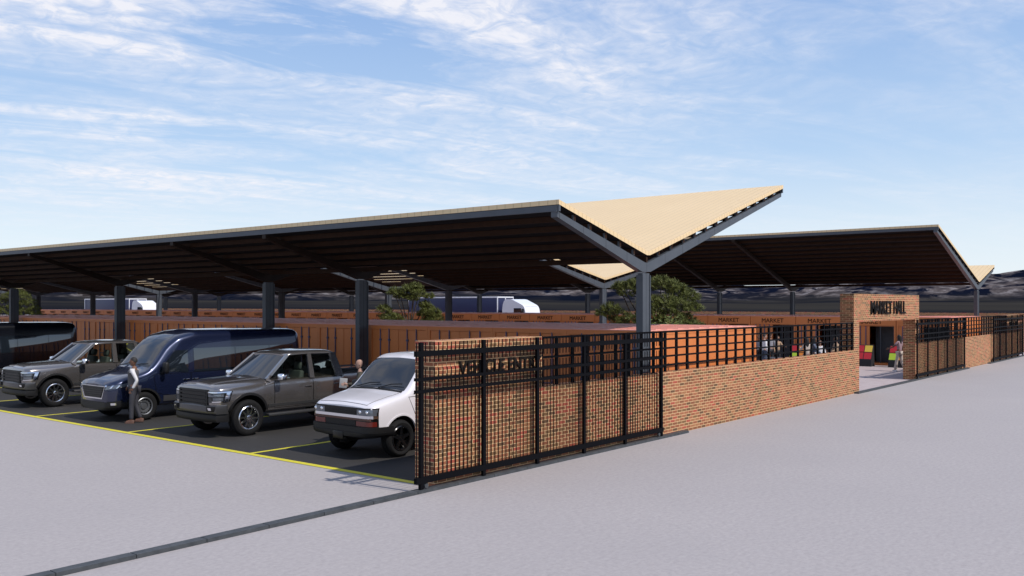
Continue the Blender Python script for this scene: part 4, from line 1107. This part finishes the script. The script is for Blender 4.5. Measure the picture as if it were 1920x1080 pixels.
o = bx_.build('paper_board', 'paper', None, 40); o.location = (16.0, 18.74, 1.18); o.rotation_euler = (R(8), R(6), R(-42)); tag(o, 'pale sheet of paper held by the bald man behind the white van', 'paper')
person('woman with long dark hair and pale wide trousers by the right portal pillar', (46.2, 13.30, .004), ang(.25, .95), 1.78, 'skin_brown', 'hair_dark', 'long', top='cloth_mauve', legs='cloth_beige', shoes='cloth_white', arms=((35, 20, 35), (-10, 8, 15)), stride=.16, female=True, sleeve_len=.5, flare=.028)
crowd = [(1424, 1.66, 'cloth_grey', 'skin_brown', 'short', 44.5, -.6, .4, 'person with bowed dark head at the left of the group behind the fence'),
         (1433, 1.80, 'cloth_white', 'skin_light', 'short', 42.6, .6, -.5, 'person in a white patterned top behind the fence'),
         (1444, 1.82, 'cloth_grey', 'skin_tan', 'cap', 43.6, -.7, -.6, 'person in a grey cap and dark clothes behind the fence'),
         (1458, 1.62, 'cloth_tan', 'skin_tan', 'short', 45.2, -.5, -.8, 'person in a tan top next to the dark container opening behind the fence'),
         (1513, 1.70, 'cloth_beige', 'skin_tan', 'long', 41.5, .6, .5, 'woman with dark hair and beige top beside the red display rack'),
         (1527, 1.70, 'cloth_denim', 'skin_brown', 'long', 41.9, .3, -.8, 'person in a blue top in the middle of the trio behind the fence'),
         (1537, 1.60, 'cloth_white', 'skin_tan', 'short', 42.0, -.6, -.4, 'person in a bright white top at the right of the trio behind the fence'),
         (1568, 1.72, 'cloth_tan', 'skin_brown', 'short', 43.0, -.5, .6, 'person in a tan top just left of the portal pillar')]
for px, h, top, skin, hs, u, dx, dy, lab in crowd:
    r_ = (px - 960) / F; d = u / (CA + SA * r_); v = d * (SA - CA * r_)
    person(lab, (u, v, .004), ang(dx, dy), h, skin, 'hair_dark' if px % 2 else 'hair_brown', hs, top=top, legs='cloth_denim' if px % 2 else 'cloth_black', shoes='cloth_black', arms=((rnd.uniform(10, 50), 12, rnd.uniform(20, 80)), (rnd.uniform(-10, 30), 12, rnd.uniform(15, 60))), group='market visitors behind the street fence', female=hs == 'long')

# ------------------------------------------------------------------ display racks in front of the lettered containers
def rack(label, px, py, cards, u=None):
    if u is None: u, v = pixel_ground(px, py)
    else:
        r_ = (px - 960) / F; d = u / (CA + SA * r_); v = d * (SA - CA * r_)
    t = thing('display_rack', label, 'display rack', (u, v, .004), 0, 'black display racks with coloured cards')
    b = MB(); b.prism([(-.30, 0), (-.26, .34), (.12, 1.12), (.22, 1.12), (.30, .0)], -.42, .42, 'Y'); b.cbox(-.31, .31, -.44, .44, 0, .04, .01); b.build('stand', 'cloth_black', t)
    n = Vector((-.78, 0, .38)).normalized()
    for i, c in enumerate(cards):
        rr, cc = divmod(i, 2); y0 = (.40 if cc == 0 else -.02); a = .06 + .47 * (1 - rr); 
        p = lambda y, f: Vector((-.26 + .38 * f, y, .34 + .78 * f)) + n * .012
        q = [p(y0, a), p(y0 - .38, a), p(y0 - .38, a + .42), p(y0, a + .42)]
        MB().add([tuple(x) for x in q] + [tuple(x - n * .008) for x in q], [(0, 1, 2, 3), (7, 6, 5, 4), (0, 4, 5, 1), (1, 5, 6, 2), (2, 6, 7, 3), (3, 7, 4, 0)]).build('card', c, t)
    return t
rack('black display rack with yellow and red cards left of the dark container opening', 1621, 686.5, ['card_red', 'card_yellow', 'card_red', 'card_red'])
rack('black display rack with green and orange cards behind the woman with pale trousers', 1684, 689, ['card_red', 'card_green', 'card_green', 'card_orange'])
rack('display rack with red, green and orange cards seen through the fence', 1497, 680, ['card_red', 'card_orange', 'card_green', 'card_orange'], 46.5)
def bench(label, px, u):
    r_ = (px - 960) / F; d = u / (CA + SA * r_); v = d * (SA - CA * r_)
    t = thing('cafe_table', label, 'table', (u, v, .004))
    MB().lathe([(0, .70), (.42, .70), (.44, .715), (.42, .73), (0, .73)], (0, 0, 0), 'Z', 24).build('table_top', 'shutter', t, 40)
    MB().tube([(0, 0, .03), (0, 0, .70)], .035, 10).build('leg', 'black_metal', t, 40)
    MB().lathe([(0, 0), (.25, 0), (.24, .03), (0, .04)], (0, 0, 0), 'Z', 20).build('base', 'black_metal', t, 40)
bench('dark round cafe table among the visitors behind the fence', 1450, 41.6)

# ------------------------------------------------------------------ trees
def pine(label, px, u, height, clumps, seed, base_r=.10):
    rg = random.Random(seed)
    r_ = (px - 960) / F; d = u / (CA + SA * r_); v = d * (SA - CA * r_)
    t = thing('pine_tree', label, 'tree', (u, v, 0), 0, 'small pines in the court behind the front containers')
    # clumps are given as (sideways in picture, height, depth, radius)
    sv_ = Vector((SA, -CA, 0)); dv = Vector((CA, SA, 0))
    tk = MB(); fork = Vector((0, 0, height * .42)); tk.tube([(0, 0, 0), (.03, .02, height * .22), fork, fork + Vector((.05, -.03, height * .15))], [base_r, base_r * .85, base_r * .7, base_r * .35], 9)
    cr = MB()
    for (sx, z, dp, rad) in clumps:
        c = sv_ * sx + dv * dp + Vector((0, 0, z)); st = Vector((0, 0, height * rg.uniform(.25, .5)))
        mid = st.lerp(c, .55) + Vector((0, 0, -.12)); tk.tube([st, mid, c + Vector((0, 0, -rad * .2))], [base_r * .5, base_r * .32, .015], 6)
        for _ in range(int(95 * rad / .4)):
            # tufts on a flattened, ragged shell of the clump
            a = rg.uniform(0, 2 * math.pi); zz = rg.uniform(-.55, 1); rr = math.sqrt(max(0, 1 - zz * zz)) * rg.uniform(.55, 1.12)
            tc = c + Vector((rr * math.cos(a) * rad, rr * math.sin(a) * rad, zz * rad * .62 * rg.uniform(.7, 1.15)))
            out = (tc - c).normalized() * .8 + Vector((0, 0, .7)) + Vector((rg.uniform(-.5, .5), rg.uniform(-.5, .5), rg.uniform(-.3, .4)))
            out.normalize(); s1_ = out.orthogonal().normalized(); s2_ = out.cross(s1_)
            for q in range(11):
                b = 2 * math.pi * q / 11 + rg.uniform(-.3, .3); dd = (out * rg.uniform(.35, 1.) + (s1_ * math.cos(b) + s2_ * math.sin(b)) * rg.uniform(.5, .9)).normalized()
                ln = rg.uniform(.10, .20); wv = dd.cross(out); wv = (wv.normalized() if wv.length > .05 else s1_) * .013
                o_ = tc + out * rg.uniform(-.06, .05)
                cr.add([o_ - wv, o_ + wv, o_ + dd * ln], [(0, 1, 2)])
    tk.build('trunk', 'bark', t, 50)
    cr.build('crown', 'pine_needles', t, fix=False)
    return t
rg0 = random.Random(3)
cl_b = [(-1.65, 3.05, 0, .38), (-1.30, 2.75, .3, .42), (-1.95, 2.90, -.1, .28), (-1.0, 3.75, .1, .42), (-.70, 4.0, 0, .38), (-1.25, 3.95, .2, .28), (-.15, 4.0, .2, .5), (.35, 4.05, -.2, .48), (.85, 3.9, 0, .45), (1.2, 3.7, .2, .42), (1.5, 3.55, -.1, .40), (1.65, 3.1, 0, .36), (1.05, 3.2, -.3, .5), (.45, 3.3, -.4, .55), (-.1, 3.3, -.4, .5), (.0, 2.75, -.4, .6), (.7, 2.7, -.4, .55), (-.8, 2.55, -.2, .55), (1.3, 2.6, .1, .45), (.2, 2.2, 0, .7), (-1.2, 2.3, .1, .5), (1.7, 2.35, .1, .4)]
pine('broad pine behind the nearest canopy column, rising over the front container roof', 1222, 32.0, 4.3, cl_b, 5)
cl_a = [(-1.30, 2.95, 0, .38), (-1.1, 2.6, .1, .42), (-.75, 2.5, 0, .42), (-.75, 3.85, 0, .36), (-.45, 3.65, .1, .34), (-.1, 3.95, 0, .40), (.25, 4.05, .1, .42), (.45, 3.75, -.1, .40), (.15, 3.55, 0, .32), (.75, 3.2, .1, .30), (.95, 2.95, 0, .36), (1.2, 2.8, 0, .40), (.75, 2.75, .1, .34), (1.35, 2.5, 0, .40), (.95, 2.35, 0, .40), (.2, 2.1, 0, .4), (-.4, 2.2, 0, .4), (1.0, 3.65, .1, .22)]
pine('open crowned pine left of the middle, between two canopy columns', 768, 33.0, 4.2, cl_a, 9)
cl_c = [(-1.4, 2.9, 0, .5), (-.9, 3.5, 0, .5), (-1.7, 3.3, .2, .4), (-.3, 3.9, 0, .5), (.5, 4.15, 0, .55), (1.1, 3.9, 0, .5), (.9, 3.3, .1, .5), (1.6, 3.4, 0, .5), (1.9, 2.9, 0, .45), (.2, 3.1, 0, .5), (-.5, 2.7, 0, .55), (1.1, 2.6, 0, .55), (2.0, 2.4, 0, .5), (-1.6, 2.4, 0, .5), (.2, 2.3, 0, .6)]
pine('far left pine partly hidden by the leftmost canopy column', 22, 33.0, 4.5, cl_c, 13)
def shrub(label, px, u, h, w, seed):
    rg = random.Random(seed); r_ = (px - 960) / F; d = u / (CA + SA * r_); v = d * (SA - CA * r_)
    t = thing('shrub', label, 'shrub', (u, v, 0)); sv_ = Vector((SA, -CA, 0)); dv = Vector((CA, SA, 0))
    st = MB(); lf_ = MB()
    for k in range(34):
        sx = rg.uniform(-1, 1); top = sv_ * (sx * w) + dv * rg.uniform(-.5, .5) + Vector((0, 0, h * (1 - .32 * max(0, sx) ** 1.2) * rg.uniform(.84, 1.)))
        b = Vector((sx * .2, rg.uniform(-.1, .1), 0)); m_ = b.lerp(top, .6) + Vector((0, 0, .25)); st.tube([b, m_, top], [.018, .012, .004], 5)
        for q in range(46):
            f = rg.uniform(.35, 1); p = (b.lerp(m_, f / .6) if f < .6 else m_.lerp(top, (f - .6) / .4)) + Vector((rg.uniform(-.16, .16), rg.uniform(-.16, .16), rg.uniform(-.1, .12)))
            dd = Vector((rg.uniform(-1, 1), rg.uniform(-1, 1), rg.uniform(-.2, .9))).normalized(); ww = dd.orthogonal().normalized() * .022; ln = rg.uniform(.10, .2)
            lf_.add([p - ww * .3, p + dd * ln * .5 - ww, p + dd * ln, p + dd * ln * .5 + ww], [(0, 1, 2, 3)])
    st.build('stem', 'bark', t, 50); lf_.build('foliage', 'shrub_leaves', t, fix=False)
shrub('light green leafy shrub peeping over the front container roof right of the pine', 1272, 30.5, 2.82, 1.0, 4)

# ------------------------------------------------------------------ light and sky
SUN_DIR = Vector((.057, -.66, .75)).normalized()                     # towards the sun
sl = bpy.data.lights.new('sun', 'SUN'); sl.energy = 3.7; sl.angle = R(.5); sl.color = (1., .935, .845)
so = bpy.data.objects.new('sun', sl); col.objects.link(so)
so.rotation_euler = SUN_DIR.to_track_quat('Z', 'Y').to_euler(); so.location = (0, -20, 40)
w = bpy.data.worlds.new('World'); scene.world = w; w.use_nodes = True
nt = w.node_tree; bg = nt.nodes['Background']
class W: node_tree = nt
sky = N(W, 'ShaderNodeTexSky', sky_type='NISHITA'); sky.sun_disc = False
sky.sun_elevation = math.asin(SUN_DIR.z); sky.sun_rotation = math.atan2(SUN_DIR.x, SUN_DIR.y)
sky.air_density = 1.0; sky.dust_density = .4; sky.ozone_density = 2.
dirv = N(W, 'ShaderNodeTexCoord').outputs['Generated']
sp = N(W, 'ShaderNodeSeparateXYZ'); L(W, dirv, sp.inputs[0])
elev = math_n(W, 'MAXIMUM', sp.outputs[2], 0.)
grad = ramp(W, elev, [(0., (.83, .89, .94)), (.07, (.70, .805, .905)), (.16, (.46, .63, .865)), (.32, (.28, .445, .765)), (1., (.11, .25, .56))]).outputs['Color']
gsc = N(W, 'ShaderNodeVectorMath', operation='SCALE'); L(W, grad, gsc.inputs[0]); gsc.inputs['Scale'].default_value = 10.
skyc = mixc(W, .85, sky.outputs[0], gsc.outputs[0])
zc = math_n(W, 'ADD', elev, .09)
cb = N(W, 'ShaderNodeCombineXYZ'); L(W, math_n(W, 'DIVIDE', sp.outputs[0], zc), cb.inputs[0]); L(W, math_n(W, 'DIVIDE', sp.outputs[1], zc), cb.inputs[1])
# cloud sheet seen in perspective: streaks, ripples and large patches
along = mapping(W, cb.outputs[0], (1, 1, 1), (0, 0, R(22)))        # x now runs along the streaks
big = noise_tex(W, mapping(W, along, (.38, .70, 1), (0, 0, 0), (4.6, 2.3, 0)), 1., 4, .55, .8)
strk = noise_tex(W, mapping(W, along, (.75, 2.1, 1), (0, 0, .25), (.7, .2, 0)), 1., 8, .64, 1.1)
rip = noise_tex(W, mapping(W, along, (10, 9, 1), (0, 0, .5)), 1., 4, .6, .9)
a = ramp(W, big.outputs['Fac'], [(.36, (0, 0, 0)), (.56, (1, 1, 1))]).outputs['Color']
b = ramp(W, strk.outputs['Fac'], [(.38, (0, 0, 0)), (.70, (1, 1, 1))]).outputs['Color']
c_ = ramp(W, rip.outputs['Fac'], [(.30, (.25, .25, .25)), (.68, (1, 1, 1))]).outputs['Color']
side = math_n(W, 'ADD', math_n(W, 'MULTIPLY', sp.outputs[0], -SA), math_n(W, 'MULTIPLY', sp.outputs[1], CA))      # + towards the left of the view
lf_m = N(W, 'ShaderNodeMapRange'); L(W, side, lf_m.inputs[0]); lf_m.inputs[1].default_value = -.52; lf_m.inputs[2].default_value = .35; lf_m.inputs[3].default_value = .45; lf_m.inputs[4].default_value = 1.25
dens = math_n(W, 'MULTIPLY', math_n(W, 'MULTIPLY', math_n(W, 'ADD', math_n(W, 'MULTIPLY', a, .8), .28), b), c_)
hz = N(W, 'ShaderNodeMapRange'); L(W, sp.outputs[2], hz.inputs[0]); hz.inputs[1].default_value = .03; hz.inputs[2].default_value = .22
dens = math_n(W, 'MINIMUM', math_n(W, 'MULTIPLY', math_n(W, 'MULTIPLY', math_n(W, 'MULTIPLY', dens, hz.outputs[0]), lf_m.outputs[0]), 1.75), .9)
cloudy = mixc(W, dens, skyc, (8.4, 8.35, 8.8))
L(W, cloudy, bg.inputs['Color']); bg.inputs['Strength'].default_value = .1

scene.view_settings.view_transform = 'Standard'; scene.view_settings.look = 'None'
scene.view_settings.exposure = .15; scene.view_settings.gamma = 1; scene.view_settings.use_curve_mapping = False
scene.cycles.max_bounces = 8; scene.cycles.transparent_max_bounces = 24
